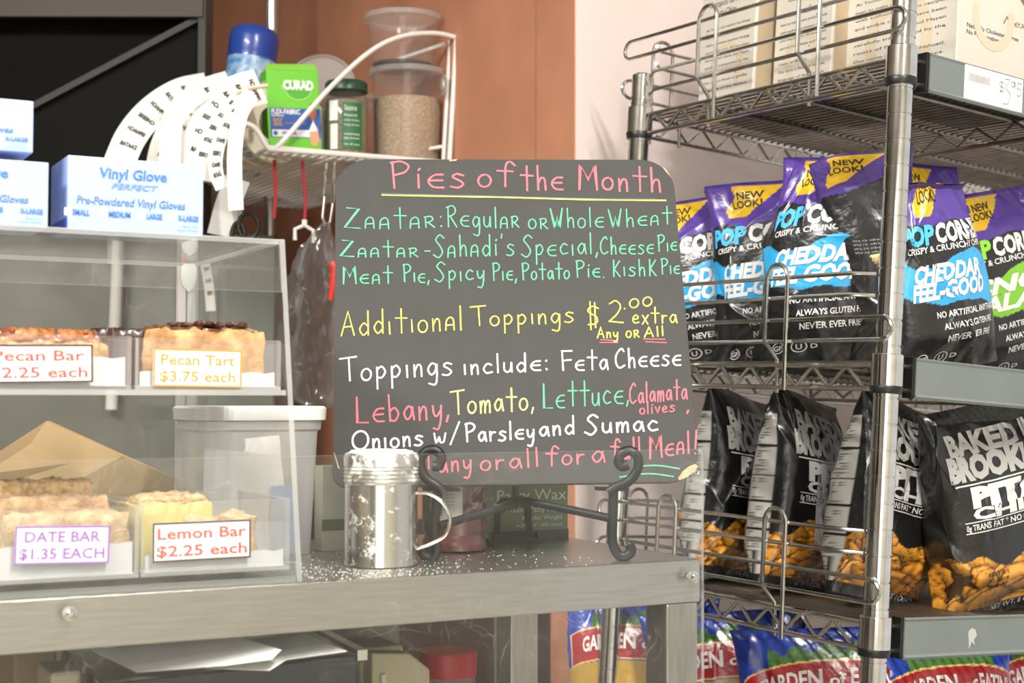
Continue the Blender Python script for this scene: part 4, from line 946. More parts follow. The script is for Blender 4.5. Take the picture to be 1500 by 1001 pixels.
# labels -------------------------------------------------------------------------
def card(label, T, c, line1, line2, col, border, par_case=False):
    """c = four pixel corners TL TR BR BL of the card on the tray front"""
    yf = T[3]-.0012; q = [hit(x, y, (0, yf, 0), ny) for x, y in c]
    o = (q[3]+q[2])/2; ex_ = (q[2]-q[3]).normalized(); w_ = (q[2]-q[3]).length; h_ = ((q[0]-q[3]).length+(q[1]-q[2]).length)/2
    ez_ = Vector((-ex_.z, 0, ex_.x)); Mx = Matrix((ex_, (0, 1, 0), ez_)).transposed().to_4x4(); Mx.translation = o
    t = thing('price_card', label, 'price card', Mx)
    mb = MB(); mb.box((-w_/2, -.0004, 0), (w_/2, .0008, h_)); cd_ = mb.build('card', PAPER, t)
    b_ = .0013; mb = MB()
    for a1, b1 in (((-w_/2, 0), (w_/2, b_)), ((-w_/2, h_-b_), (w_/2, h_)), ((-w_/2, b_), (-w_/2+b_, h_-b_)), ((w_/2-b_, b_), (w_/2, h_-b_))): mb.box((a1[0], -.0006, a1[1]), (b1[0], -.0003, b1[1]))
    mb.build('card_border', border, t)
    for s_, z_, ww in ((line1[0], h_*.58, line1[1]), (line2[0], h_*.14, line2[1])):
        mb = MB(); text(mb, s_, TR(0, -.0004, z_), h_*.27, w_*ww, 'c', bold=.018); mb.build('price_lettering', col, t)
    return t, w_, h_
RD_ = mat('card_red', 'dc5a50', .7); OR_ = mat('card_orange', 'd6923a', .7); PU_ = mat('card_purple', '9a62bc', .7)
BRD = mat('card_border_dark', '4a3030', .7)
card('white price card in red letters with dark border on the pecan bar tray', T1, ((-24, 504), (136, 506), (136, 560), (-24, 562)), ('Pecan Bar', .84), ('$2.25 each', .90), RD_, BRD)
card('white price card in orange letters for the pecan tart', T2, ((226, 510), (355, 514), (353, 568), (224, 566)), ('Pecan Tart', .84), ('$3.75 each', .86), OR_, OR_)
card('white price card in purple capitals with a rubbed price for date bars', T3, ((23, 771), (162, 770), (159, 825), (20, 828)), ('DATE BAR', .80), ('$1.35 EACH', .90), PU_, PU_)
card('white tilted price card in red letters for lemon bars', T4, ((221, 768), (366, 760), (367, 817), (223, 825)), ('Lemon Bar', .90), ('$2.25 each', .92), RD_, BRD)
# pastries -----------------------------------------------------------------------
def lumpy(name, w_, d_, h_, m, parent, M_=None, seed=1, amp=.002, n=26, top=None, shape=None):
    """a baked slab: a closed block whose top and sides are uneven"""
    r = np.random.default_rng(seed); mb = MB(); k = n; rings = []
    def ns(x, y, z): return sum(math.sin(x*a+y*b+z*c+p)*s for a, b, c, p, s in TT)
    TT = [(r.uniform(-330, 330)*(1+i*.7), r.uniform(-330, 330)*(1+i*.7), r.uniform(-500, 500)*(1+i*.5), r.uniform(0, 6), 1/(1+i*.5)) for i in range(6)]
    def outline(t):                                    # t 0..1 round the block
        if shape: return shape(t)
        a = t*4; s = int(a) % 4; f = a-int(a)
        P = [(-w_/2, -d_/2), (w_/2, -d_/2), (w_/2, d_/2), (-w_/2, d_/2)]; p, q = P[s], P[(s+1) % 4]; return (p[0]+(q[0]-p[0])*f, p[1]+(q[1]-p[1])*f)
    m_ = k*4; vs = []; fs = []; lv = 7
    for j in range(lv):
        z = h_*j/(lv-1)
        for i in range(m_):
            x, y = outline(i/m_); q = 1+amp/max(w_, d_)*(.45*ns(x, y, z)+r.uniform(-.35, .35)*(j > 0)); rr_ = .985 if j == lv-1 else 1
            vs.append((x*q*rr_, y*q*rr_, z+(amp*.45*ns(x, y, 0) if j == lv-1 else 0)))
    for j in range(lv-1): fs += [(j*m_+i, j*m_+(i+1) % m_, (j+1)*m_+(i+1) % m_, (j+1)*m_+i) for i in range(m_)]
    base = (lv-1)*m_; cur = base
    for g in range(1, 9):
        sc = 1-g/9; st = len(vs)
        for i in range(m_):
            x, y = outline(i/m_); x *= sc; y *= sc; vs.append((x, y, h_+amp*.40*ns(x, y, 0)+amp*.3+r.uniform(-.22, .22)*amp))
        fs += [(cur+i, cur+(i+1) % m_, st+(i+1) % m_, st+i) for i in range(m_)]; cur = st
    vs.append((0, 0, h_+amp*.3)); fs += [(cur+i, cur+(i+1) % m_, len(vs)-1) for i in range(m_)]; fs.append(tuple(range(m_))[::-1])
    mb.add(vs, fs, 0, M_, True); return mb.build(name, m, parent, sharp=75)
CRUMB = mat('golden_crumb', 'a3855c', .85, col2='cbb088', vscale=150, thresh=(.35, .65), bump=.8, bscale=500)
CRUMB2 = mat('baked_crumb', '917252', .85, col2='bd9c76', vscale=150, thresh=(.35, .65), bump=.8, bscale=500)
LEM = mat('lemon_filling', 'c4b868', .5, var=.08, vscale=60, bump=.3, bscale=200)
CRUST = mat('tart_crust', '9c7040', .75, col2='cba470', vscale=70, thresh=(.35, .65), bump=.6, bscale=300)
PECT = mat('pecan_glaze', '6e3822', .3, col2='b8763e', vscale=120, thresh=(.35, .6), bump=.6, bscale=300, coat=.5)
NUT = mat('toasted_pecan', '4b2a1c', .4, var=.35, vscale=200, coat=.3)
def nut(parent, x, y, z, s, a, r, m=NUT):
    mb = MB(); vs = []; n = 8
    for i in range(6):
        t = PI*i/5; 
        for j in range(n): vs.append((s*math.cos(t)*1.3, s*.7*math.sin(t)*math.cos(2*PI*j/n)*(1+.15*(j % 2)), s*.5*math.sin(t)*math.sin(2*PI*j/n)*(1+.2*(j % 2))))
    mb.add(vs, [(i*n+j, i*n+(j+1) % n, (i+1)*n+(j+1) % n, (i+1)*n+j) for i in range(5) for j in range(n)], 0, TR(x, y, z) @ RZ(a) @ RX(r), True)
    return mb.build('pecan', m, parent)
def xat(px, T, dy): return hit(px, 540, (0, T[3]+dy, 0), ny).x
rr3 = random.Random(12)
def pastry(name, label, cat, T, pxc, dy, w_, d_, h_, m, z, seed, grp, yaw=0, amp=.002, topping=None):
    t = thing(name, label, cat, TR(xat(pxc, T, dy), T[3]+dy, z) @ RZ(yaw), grp); o = lumpy('slab', w_, d_, h_, m, t, None, seed, amp)
    if topping: topping(t)
    return t
zt1 = zm+.003; zt3 = zb2+.0075
def pec_top(t):
    lumpy('nut_topping', .048, .034, .006, PECT, t, TR(0, 0, .031), 31, .004)
    for k in range(7): nut(t, rr3.uniform(-.02, .02), rr3.uniform(-.012, .012), .0385, .0045, rr3.uniform(0, 180), 0, PECT)
G1 = 'pecan bars on the upper tier'
for (pxc, dy, lab) in ((30, .028, 'glazed pecan bar behind its price card, left end of the upper tray'), (85, .034, 'glazed pecan bar just right of the letters Bar on the card'), (128, .03, 'low pecan bar at the right of the pecan bars')):
    pastry('pecan_bar', lab, 'pastry', T1, pxc, dy, .05 if pxc < 100 else .022, .034, .031 if pxc < 100 else .030, CRUST, zt1, int(pxc), G1, rr3.uniform(-4, 4), .0022, pec_top if pxc < 100 else None)
# pecan tart: a wedge of thick crust with nuts on top
xt = xat(288, T2, .045); tart = thing('pecan_tart', 'thick slice of pecan tart with dark nuts and golden crust behind its orange card', 'pastry', TR(xt, T2[3]+.045, zt1))
wedge = lambda t: ((-.050+.095*min(1, t*3), -.030+.004*math.sin(t*9)) if t < 1/3 else ((.045-.02*(t*3-1), -.030+.065*(t*3-1)) if t < 2/3 else (.025-.075*(t*3-2), .035-.065*(t*3-2))))
lumpy('crust', .09, .06, .041, CRUST, tart, TR(0, 0, 0), 5, .003, shape=wedge)
lumpy('filling', .09, .06, .004, mat('dark_pecan_filling', '4c2a1a', .4, col2='7a4a30', vscale=140, bump=.6, bscale=300, coat=.3), tart, TR(-.003, .002, .0405) @ Matrix.Scale(.9, 4), 6, .003, shape=wedge)
for k in range(34):
    for _ in range(9):
        x, y = rr3.uniform(-.045, .035), rr3.uniform(-.024, .03)
        if x > -.048+(y+.03)*1.05 and x < .036-.25*(y+.03): break
    nut(tart, x, y, .0470+rr3.uniform(-.001, .001), rr3.uniform(.0032, .0045), rr3.uniform(0, 180), rr3.uniform(-20, 20))
tt = thing('chocolate_tart_slice', 'dark ridged chocolate slice left of the pecan tart', 'pastry', TR(xat(196, T2, .08), T2[3]+.085, zt1)); 
lumpy('slab', .06, .02, .044, NUT, tt, None, 9, .0015)
G2 = 'date bars on the lower tier'
pastry('date_bar', 'golden crumb date bar nearest its purple card', 'pastry', T3, 95, .030, .084, .036, .040, CRUMB, zt3, 3, G2, 3, .0028)
pastry('date_bar', 'browner crumb date bar in the middle of the lower tray', 'pastry', T3, 62, .066, .092, .032, .050, CRUMB2, zt3, 4, G2, -3, .0028)
pastry('date_bar', 'dark crusted date bar at the rear of the lower tray', 'pastry', T3, 45, .098, .085, .028, .060, mat('dark_crumb', '94703f', .85, col2='c2a070', vscale=150, bump=.8, bscale=500), zt3, 5, G2, 2, .0028)
def lem_top(t): lumpy('crumb_topping', .052, .040, .004, CRUMB, t, TR(0, 0, .0455), 33, .003)
G3 = 'lemon bars on the lower tier'
pastry('lemon_bar', 'tall yellow lemon bar with crumb top behind the tilted card', 'pastry', T4, 243, .045, .058, .046, .046, LEM, zt3, 13, G3, 4, .0016, lem_top)
pastry('lemon_bar', 'low flat lemon bar right of the tall one', 'pastry', T4, 318, .036, .054, .032, .035, CRUMB, zt3, 14, G3, -3, .003)
# ------------------------------------------------------------------ vinyl glove boxes on top of the case
GBM = mat('pale_blue_glove_card', 'a6b9e4', .38, var=.05, vscale=12); GBS = mat('glove_box_side', '98a9d4', .45); GBD = mat('glove_box_blue', '3f62b8', .45)
BT = mat('print_glove_blue', '4a86cc', .5); BT2 = mat('print_glove_mid', '6a8cc8', .5); SQ = mat('print_check_white', 'fafafa', .5); GY = mat('print_glove_yellow', 'd8d88c', .5); BT = mat('print_glove_blue_a', '3f78c4', .5)
def glove(label, pxl, pxr, pyt, pyb, y, zbase, full=True):
    l = hit(pxl, (pyt+pyb)/2, (0, y, 0), ny); r = hit(pxr, (pyt+pyb)/2, (0, y, 0), ny); zt_ = hit(pxl, pyt, (0, y, 0), ny).z
    w_ = r.x-l.x; h_ = zt_-zbase; d_ = .062
    t = thing('glove_box', label, 'box', Vector((l.x, y, zbase)), 'vinyl glove boxes on the pastry case')
    mb = MB(); mb.box((0, 0, 0), (w_, d_, h_)); bx_ = mb.build('carton', GBM, t, bevel=.0008)
    mb = MB(); mb.box((-.0003, .0, 0), (.0002, d_, h_*.16)); mb.build('blue_band', GBD, t)
    W0 = .106
    def tx(s_, xc, z, h, ww, m, sh=.2, al='c', b=.02): mb = MB(); text(mb, s_, TR(w_-W0+W0*xc, -.0001 if m is GY else -.0004, h_*z), h_*h, W0*ww, al, bold=b, shear=sh); mb.build('box_lettering', m, bx_)
    tx('Vinyl Glove', .503, .735, .135, .47, GY, .1, b=.045); tx('Vinyl Glove', .50, .73, .135, .47, BT, .1, b=.03)
    tx('PERFECT', .51, .585, .075, .33, BT2, .3); tx('Pre-Powdered Vinyl Gloves', .493, .365, .105, .76, GY, .2, b=.04); tx('Pre-Powdered Vinyl Gloves', .49, .36, .105, .76, BT, .2, b=.02)
    for k, (s_, xx, ww) in enumerate((('SMALL', .085, .115), ('MEDIUM', .33, .15), ('LARGE', .595, .11), ('X-LARGE', .815, .15))):
        tx(s_, xx, .20-.0*k, .075, ww, BT, 0, 'l', .03)
        mb = MB(); mb.box((w_-W0+W0*(xx-.055), -.0003, h_*.19), (w_-W0+W0*(xx-.010), .0, h_*.29)); mb.build('tick_square', SQ, t)
    tx('Made in China', .96, .115, .028, .11, BT2, .2, 'r', 0); tx('Quantity: 100 Gloves', .96, .06, .028, .15, BT2, .2, 'r', 0)
    return t
yg = YT+.012
glove('whole pale blue vinyl glove box standing nearest the label rolls', 99, 298, 227, 335, yg, ZT+.0002)
glove('pale blue glove box below another, cut by the left edge of the photo', -150, 71, 222, 330, yg-.002, ZT+.0002)
gz2 = hit(20, 222, (0, yg-.002, 0), ny).z
glove('pale blue glove box stacked on top of the left one', -172, 49, 128, 224, yg+.003, gz2+.0008)
# tan peaked sheet and white rod behind the case
# ------------------------------------------------------------------ white wire basket shelf on the terracotta wall
WW = mat('white_coated_wire', 'e6e5e0', .35, coat=.3)
yN = hit(662, 140, (XW-.004, 0, 0), nx).y; yF = yN+.62
zB = hit(668, 238, (XW, 0, 0), nx).z; pN = (0, yN, 0)
bf = hit(395, 219, pN, ny); xF = bf.x
bk = thing('wire_basket_shelf', 'white coated wire basket shelf bracketed to the terracotta wall', 'shelf', Vector((XW, yN, zB)))
def Pn(px, py, dy=0): q = hit(px, py, pN, ny); return Vector((q.x, yN+dy, q.z))
mb = MB(); q = catmull([tuple(Pn(*p)) for p in ((672, 56), (640, 49), (600, 51), (565, 62), (530, 85), (490, 122), (455, 160), (425, 195), (408, 213), (396, 219), (388, 210), (380, 196), (370, 185), (358, 181))], 5)
q += [(xF-.012, yN+.02, q[-1][2]), (xF-.012, yF, q[-1][2])]; mb.tube(q, .0038, 10); W(mb, 'arched_bracket', WW, bk)
mb = MB(); mb.tube([bf, (XW-.006, yN, zB)], .0034, 8); mb.tube([(XW-.008, yN, zB+.0), Pn(672, 56)+Vector((-.004, 0, 0))], .004, 8); mb.tube([(XW-.008, yN+.02, zB), Pn(672, 56)+Vector((-.004, .02, 0))], .004, 8); mb.tube([(xF, yN, zB+.0), (xF, yF, zB)], .0034, 8)
mb.tube([Pn(660, 60, .02), Pn(600, 78, .06)], .003, 8); mb.tube([Pn(668, 210, .02), Pn(640, 214, .03)], .003, 8)
W(mb, 'frame', WW, bk)
mb = MB(); p = Pn(664, 124); mb.lathe([(.011, 0), (.011, .002), (.006, .003), (.005, .005)], 16, 0, Matrix.Translation((XW-.012, yN+.01, p.z)) @ RY(-90) @ Matrix.Scale(1.5, 4, (1, 0, 0))); W(mb, 'wall_washer', mat('old_washer', 'c2beb0', .4, .5), bk)
mb = MB(); n = 20
for i in range(n+1): x = xF+(XW-.008-xF)*i/n; mb.tube([(x, yN, zB-.001), (x, yF, zB-.001)], .0022, 5)
n = int((yF-yN)/.017)
for i in range(n+1): y = yN+(yF-yN)*i/n; mb.tube([(xF, y, zB+.001), (XW-.008, y, zB+.001)], .0022, 5)
# raised front lip mesh
W(mb, 'floor_mesh', WW, bk)
ZI = zB+.0025
# deli containers
DELI = clear('deli_plastic', (.985, .98, .975), .12, (.93, .92, .9), .12); DLID = clear('deli_lid_plastic', (.98, .98, .98), .35, (.92, .91, .9), .15)
def container(label, px, dy, zb, h, r0, r1, fill, fmat, lidh=.010, M_=None):
    x = hit(px, 150, (0, yN+dy, 0), ny).x; t = thing('deli_container', label, 'container', Vector((x, yN+dy, zb)) if M_ is None else M_)
    mb = MB(); mb.lathe([(r0*.92, 0), (r0, .003), (r0+(r1-r0)*.86, h-.020), (r1, h-.016), (r1, h-.008), (r1*1.05, h-.006), (r1*1.05, h-.004)], 40, cap1=False); mb.build('tub', DELI, t)
    mb = MB(); mb.lathe([(r1*1.03, h-.010), (r1*1.09, h-.009), (r1*1.10, h-.001), (r1*1.05, h), (r1*.98, h-.001), (r1*.95, h-.005), (r1*.2, h-.005)], 40, cap0=False); mb.build('lid', DLID, t)
    if fill:
        mb = MB(); n = 30; rf = (r0+(r1-r0)*fill)*.97; mb.lathe([(r0*.92, .002), (r0*.97, .005), (rf, h*fill), (rf*.5, h*fill+.004), (rf*.1, h*fill+.001)], 40); mb.build('contents', fmat, t)
    return t
SEED = mat('ground_seed_mix', '9c8368', .9, col2='c4ad90', vscale=420, thresh=(.4, .6), bump=.6, bscale=600)
rcon = 54/FPX*2.18
c1 = container('quart deli container filled with ground spice, under the smaller one', 597, .075, ZI, .147, rcon*.93, rcon*1.02, .68, SEED)
c2 = container('empty looking deli container stacked on the spice filled one', 590, .075, ZI+.1473, .084, rcon*.86, rcon*1.02, .10, mat('dark_residue', '4a3838', .6))
# adhesive bandage box
q1 = hit(393, 215, (0, yN+.06, 0), ny); cu = thing('bandage_box', 'green and blue adhesive bandage box standing at the front of the wire basket', 'box', Matrix.Translation((q1.x, yN+.055, ZI)) @ RZ(-4) @ RY(-3.0))
GC = mat('bright_green_card', '6cc82c', .4); cw, ch, cdp = .079, .122, .035
mb = MB(); mb.box((0, 0, 0), (cw, cdp, ch)); cb = mb.build('carton', GC, cu, bevel=.001)
mb = MB(); mb.add([(0, 0, ch), (cw, 0, ch), (cw*.97, .01, ch+.012), (.004, .012, ch+.010)], [(0, 1, 2, 3)]); mb.build('open_flap', mat('bright_green_flap', '86cf4e', .45), cu)
mb = MB(); mb.box((cw*.04, -.0004, ch*.18), (cw, .0002, ch*.535)); mb.box((-.0002, cdp*.0, ch*.0), (.0002, .0002, .0002)); bp_ = mb.build('blue_panel', mat('bandage_blue', '2c58a8', .45), cu)
def cut(mb, s_, x, z, h, ww, al='l', sh=0, b=.03, y=-.0006): text(mb, s_, TR(x, y, z), h, ww, al, bold=b, shear=sh)
mb = MB(); n = 20; mb.add([(cw*.60+.026*math.cos(a)*(1 if math.sin(a) > 0 else .8), -.0003, ch*.775+(.017 if math.sin(a) < 0 else .012)*math.sin(a)) for a in np.linspace(0, 2*PI, n+1)[:-1]], [tuple(range(n))]); mb.build('emblem_shield', mat('pale_green_print', 'a4dd7c', .5), cu)
mb = MB(); n = 20; mb.add([(cw*.60+.024*math.cos(a)*(1 if math.sin(a) > 0 else .8), -.0005, ch*.775+(.0155 if math.sin(a) < 0 else .0105)*math.sin(a)) for a in np.linspace(0, 2*PI, n+1)[:-1]], [tuple(range(n))]); mb.build('emblem_shield', mat('mid_green_print', '4fae2c', .5), cu)
mb = MB(); cut(mb, 'CURAD', cw*.60, ch*.765, .0125, .046, 'c', 0, .06, -.0008); cut(mb, 'FLEX-FABRIC', cw*.07, ch*.465, .0070, .043); cut(mb, 'bandages', cw*.07, ch*.435, .003, .018); cut(mb, '2', cw*.12, ch*.03, .008, .006)
mb.build('white_print', PAPER, cu)
mb = MB(); mb.box((cw*.07, -.0006, ch*.19), (cw*.80, -.0003, ch*.275)); mb.build('white_strip', PAPER, cu)
mb = MB(); cut(mb, 'EASY', cw*.10, ch*.375, .005, .014); cut(mb, 'SEAL', cw*.10, ch*.325, .005, .014); mb.box((cw*.32, -.0006, ch*.355), (cw*.72, -.0003, ch*.36)); mb.build('gold_print', mat('print_gold', 'cda24a', .5), cu)
mb = MB(); mb.lathe([(.0035, 0), (.0035, .0004)], 14, 0, TR(cw*.13, -.0007, ch*.232) @ RX(90)); cut(mb, 'FINGER', cw*.26, ch*.215, .0045, .022, y=-.0008); mb.build('blue_print', mat('print_blue_dark', '3f6fb4', .5), cu)
mb = MB(); v = [(cw*.80, ch*.60), (cw*.90, ch*.62), (cw*.93, ch*.48), (cw*.86, ch*.36), (cw*.78, ch*.46)]; mb.add([(x, -.0007, z) for x, z in v], [tuple(range(5))]); mb.build('finger_print', mat('bandage_brown', 'b8703c', .5), cu)
mb = MB(); v = [(cw*.86, ch*.38), (cw*.94, ch*.30), (cw*.97, ch*.16), (cw*.90, ch*.07), (cw*.80, ch*.10), (cw*.78, ch*.25)]; mb.add([(x, -.0007, z) for x, z in v], [tuple(range(6))]); mb.build('finger_print', mat('finger_tan', 'd9a27c', .5), cu)
mb = MB(); v = [(cw*.86, ch*.40), (cw*.93, ch*.27), (cw*.76, ch*.25)]; mb.add([(x, -.0009, z) for x, z in v], [(0, 1, 2)]); mb.build('bandage_print', PAPER, cu)
mb = MB(); text(mb, 'CURAD', TR(0, cdp, 0) @ RZ(-90) @ TR(cdp*.1, -.0003, ch*.82), .006, cdp*.8, 'l', bold=.04); mb.build('side_print', PAPER, cu)
# tape roll behind it
p = at(443, 178, 2.235); M_ = Matrix.Translation((p.x, yN+.115, ZI+.047)) @ RZ(-14) @ RX(90)
tp = thing('tape_roll', 'cream roll of tape standing behind the bandage box', 'tape roll', M_)
TAPE = mat('cream_tape', 'e2dfd2', .6)
mb = MB(); mb.lathe([(.031, -.012), (.046, -.012), (.047, -.011), (.047, .011), (.046, .012), (.031, .012), (.031, -.012)], 48, cap0=False, cap1=False); mb.build('roll', TAPE, tp)
mb = MB(); mb.lathe([(.0285, -.0122), (.031, -.0124), (.031, .0124), (.0285, .0122), (.0285, -.0122)], 48, cap0=False, cap1=False); mb.build('cardboard_core', mat('tape_core', '5a5446', .8), tp)
# spice jar
xj = hit(507, 180, (0, yN+.07, 0), ny).x; rjj = 33/FPX*2.17; hj = .118
sj = thing('spice_jar', 'glass spice jar with dark green lid and green label beside the tall container', 'jar', Matrix.Translation((xj, yN+.07, ZI)) @ RZ(-28))
mb = MB(); mb.lathe([(rjj*.93, 0), (rjj, .004), (rjj, hj*.76), (rjj*.86, hj*.84), (rjj*.84, hj*.88)], 36, cap1=False); mb.build('glass', clear('jar_glass', (.93, .95, .93), .05, gloss=.03), sj)
mb = MB(); mb.lathe([(rjj*.88, .003), (rjj*.94, .006), (rjj*.94, hj*.74), (rjj*.5, hj*.75)], 30); mb.build('contents', mat('dried_spice', 'a89c84', .9, col2='75674c', vscale=500, bump=.6), sj)
mb = MB(); mb.lathe([(rjj*.92, hj*.86), (rjj*.98, hj*.87), (rjj*.98, hj*.97), (rjj*.9, hj), (rjj*.2, hj)], 36); mb.build('lid', mat('dark_green_lid', '1f4a34', .35), sj)
mb = MB(); wrap_patch(mb, rjj*1.01, -.002, .030, .013, .082); lb = mb.build('label', mat('green_jar_label', '2f7044', .5), sj)
mb = MB(); wrap_patch(mb, rjj*1.01, -.022, -.009, .012, .050); wrap_patch(mb, rjj*1.01, -.024, -.009, .055, .085, n=4); mb.build('barcode_label', PAPER, sj)
mb = MB()
for s_, z_, h_ in (('Sesame', .070, .008), ('Roasted', .061, .004), ('product of Lebanon', .054, .003), ('Simply the best', .047, .003), ('toasted seeds', .033, .0035), ('light and pure', .027, .0035), ('for all uses', .018, .003)):
    text(mb, s_, None, h_, .024 if len(s_) > 7 else .019, f=lambda a, b, z_=z_: wrap(rjj*1.016)(.001+a, z_+b))
mb.build('label_print', PAPER, lb)
# pale jar behind and leaning lids
container('pale lidded container behind the spice jar', 524, .17, ZI, .118, .036, .042, 0, None)
lp = at(455, 100, 2.3); o = thing('loose_lid', 'clear plastic lid leaning behind the bandage box', 'lid', Matrix.Translation((lp.x, yN+.12, ZI+.112)) @ RZ(-30) @ RY(-32) @ RX(75))
mb = MB(); mb.lathe([(.055, -.003), (.058, -.003), (.059, .004), (.056, .005), (.054, .001), (.01, .001)], 40); mb.build('lid_disc', DLID, o)
# wipes canister
xb = hit(360, 90, (0, yN+.24, 0), ny).x
wc = thing('wipes_canister', 'blue lidded wipes canister tilted behind the label rolls', 'canister', Matrix.Translation((xb-.006, yN+.26, ZI)) @ RY(7))
rc = .0385; hc_ = .232
mb = MB(); mb.lathe([(rc*.96, 0), (rc, .004), (rc, hc_*.80)], 36); cnb = mb.build('body', mat('canister_label', 'cfe2ee', .35, col2='4a88c4', vscale=26, thresh=(.42, .56)), wc)
mb = MB(); mb.lathe([(rc*1.01, hc_*.78), (rc*1.01, hc_*.81), (rc*1.02, hc_*.82), (rc*1.03, hc_*.92), (rc*.98, hc_*.97), (rc*.8, hc_), (rc*.1, hc_)], 36); mb.build('lid', mat('deep_blue_lid', '2346a0', .3, coat=.3), wc)
# label rolls with hanging strips
LBL = mat('label_backing', 'ecebe4', .5, var=.03, vscale=8); RIMM = mat('roll_side', 'd9d2c0', .7)
ax = (RIGHT*math.cos(math.radians(48)) - FWD*math.sin(math.radians(48))); ax.z = 0; ax.normalize()
def roll(label, px, py, d, R, wd, r_in, seed):
    c = at(px, py, d); z = Vector((0, 0, 1)); s_ = z.cross(ax).normalized(); M_ = Matrix((s_, z, ax)).transposed().to_4x4(); M_.translation = c
    t = thing('label_roll', label, 'label roll', M_, 'printed label rolls on the wire basket')
    mb = MB(); mb.lathe([(r_in, -wd/2), (R, -wd/2)], 56, cap0=False, cap1=False); mb.lathe([(R, wd/2), (r_in, wd/2)], 56, cap0=False, cap1=False); mb.lathe([(r_in, wd/2), (r_in, -wd/2)], 56, cap0=False, cap1=False)
    mb.build('paper_edge', RIMM, t)
    mb = MB(); mb.lathe([(R, -wd/2), (R, wd/2)], 56, cap0=False, cap1=False); mb.build('outer_wrap', LBL, t)
    mb = MB(); r = random.Random(seed)
    for k in range(26):
        a = 2*PI*k/26
        if r.random() < .25: continue
        f = lambda x, y, a=a: Vector(((R+.0005)*math.cos(a+y/R), (R+.0005)*math.sin(a+y/R), -x+wd*.36))
        for j in range(2): text(mb, r.choice(('ZAATAR', 'SPINACH', 'MEAT PIE', 'CHEESE')), None, .0045, wd*.6, f=lambda x, y, j=j, f=f: f(x, y+j*.008))
    mb.build('label_print', BLKINK, t); return t
roll('label roll farthest left on the basket behind the wipes canister base', 312, 192, 2.30, .062, .040, .026, 1)
roll('middle label roll on the basket, curled strips falling from it', 352, 190, 2.24, .062, .040, .026, 2)
roll('label roll right beside the bandage box', 392, 184, 2.18, .058, .036, .026, 3)
def strip(label, pts, w_, name='label_strip', m=None, prints=True):
    """pts: (px, py, depth) down the middle of a hanging paper strip, w_ metres wide"""
    q = catmull(pts, 6); mb = MB(); vs = []; P = [at(*p) for p in q]; n = len(P)
    for i, p in enumerate(P):
        tng = (P[min(i+1, n-1)]-P[max(i-1, 0)]).normalized(); side_ = tng.cross(FWD).normalized()*(w_/2); vs += [p-side_, p+side_]
    off = FWD*.0004; vs2 = [v+off for v in vs]; m2 = len(vs)
    fs = [(2*i, 2*i+1, 2*i+3, 2*i+2) for i in range(n-1)]+[(m2+2*i, m2+2*i+2, m2+2*i+3, m2+2*i+1) for i in range(n-1)]+[(2*i, 2*i+2, m2+2*i+2, m2+2*i) for i in range(n-1)]+[(2*i+1, m2+2*i+1, m2+2*i+3, 2*i+3) for i in range(n-1)]
    t = thing(name, label, 'label strip' if name == 'label_strip' else 'tape', P[0]); mb.add(vs+vs2, fs, 0, None, False); o = W(mb, 'backing', m or LBL, t)
    if prints:
        mb = MB(); r = random.Random(n)
        for i in range(2, n-2, 3):
            tng = (P[i+1]-P[i-1]).normalized(); sd = -tng.cross(FWD).normalized()
            text(mb, r.choice(('ZAATAR', 'SPINACH', 'CHEESE')), Matrix((sd, -FWD.cross(Vector((0,0,0)) ) if False else FWD, -tng)).transposed().to_4x4() if False else (lambda Mx: (setattr(Mx, 'translation', P[i]-sd*w_*.36-FWD*.0006), Mx)[1])(Matrix((sd, FWD, -tng)).transposed().to_4x4()), .0060, w_*.6, bold=.05)
        W(mb, 'label_print', BLKINK, t)
    return t
def rimtube(parent_label, pts, r=.0022):
    t = thing('curled_paper_edge', parent_label, 'label strip', at(*pts[0])); mb = MB(); mb.tube([at(*p) for p in catmull(pts, 6)], r, 8); W(mb, 'edge', mat('cream_paper_edge', 'd8d0b8', .7), t)
strip('widest printed strip arcing down at the far left of the label rolls', [(305, 128, 2.22), (262, 138, 2.2), (222, 164, 2.18), (192, 200, 2.16), (172, 245, 2.15)], .046)
strip('printed strip arcing down behind the torn blank flap', [(340, 127, 2.16), (298, 142, 2.14), (268, 172, 2.13), (246, 215, 2.12), (236, 262, 2.12)], .050)
strip('broad printed strip arcing down left of the narrow curled ones', [(382, 126, 2.10), (345, 138, 2.08), (315, 165, 2.07), (295, 205, 2.06), (284, 262, 2.06)], .052)
rimtube('cream curled paper edge bordering the far left strip', [(310, 127, 2.20), (280, 131, 2.19), (254, 150, 2.18), (236, 176, 2.17)], .003)
rimtube('cream curled paper edge between the flap and the broad strip', [(352, 126, 2.12), (322, 134, 2.11), (298, 156, 2.10), (280, 195, 2.09), (272, 235, 2.09)], .003)
rimtube('cream curled paper edge nearest the bandage box', [(392, 125, 2.07), (352, 134, 2.06), (322, 160, 2.05), (304, 195, 2.04)], .003)
strip('printed label strip curling down right of the glove box, pointed end', [(368, 135, 2.02), (338, 172, 2.0), (319, 215, 1.99), (316, 250, 1.985), (326, 276, 1.985)], .019)
strip('printed label strip dropping behind the whole glove box', [(350, 142, 2.03), (318, 178, 2.02), (300, 214, 2.01), (288, 262, 2.0)], .020)
strip('blank white strip hanging lowest below the basket edge', [(368, 140, 1.99), (351, 172, 1.975), (344, 220, 1.97), (344, 270, 1.97), (346, 308, 1.97)], .020, prints=False)
strip('torn wide blank label flap folded over the second roll', [(296, 132, 2.07), (270, 152, 2.06), (252, 180, 2.05), (249, 225, 2.05), (246, 262, 2.05)], .030, prints=False)
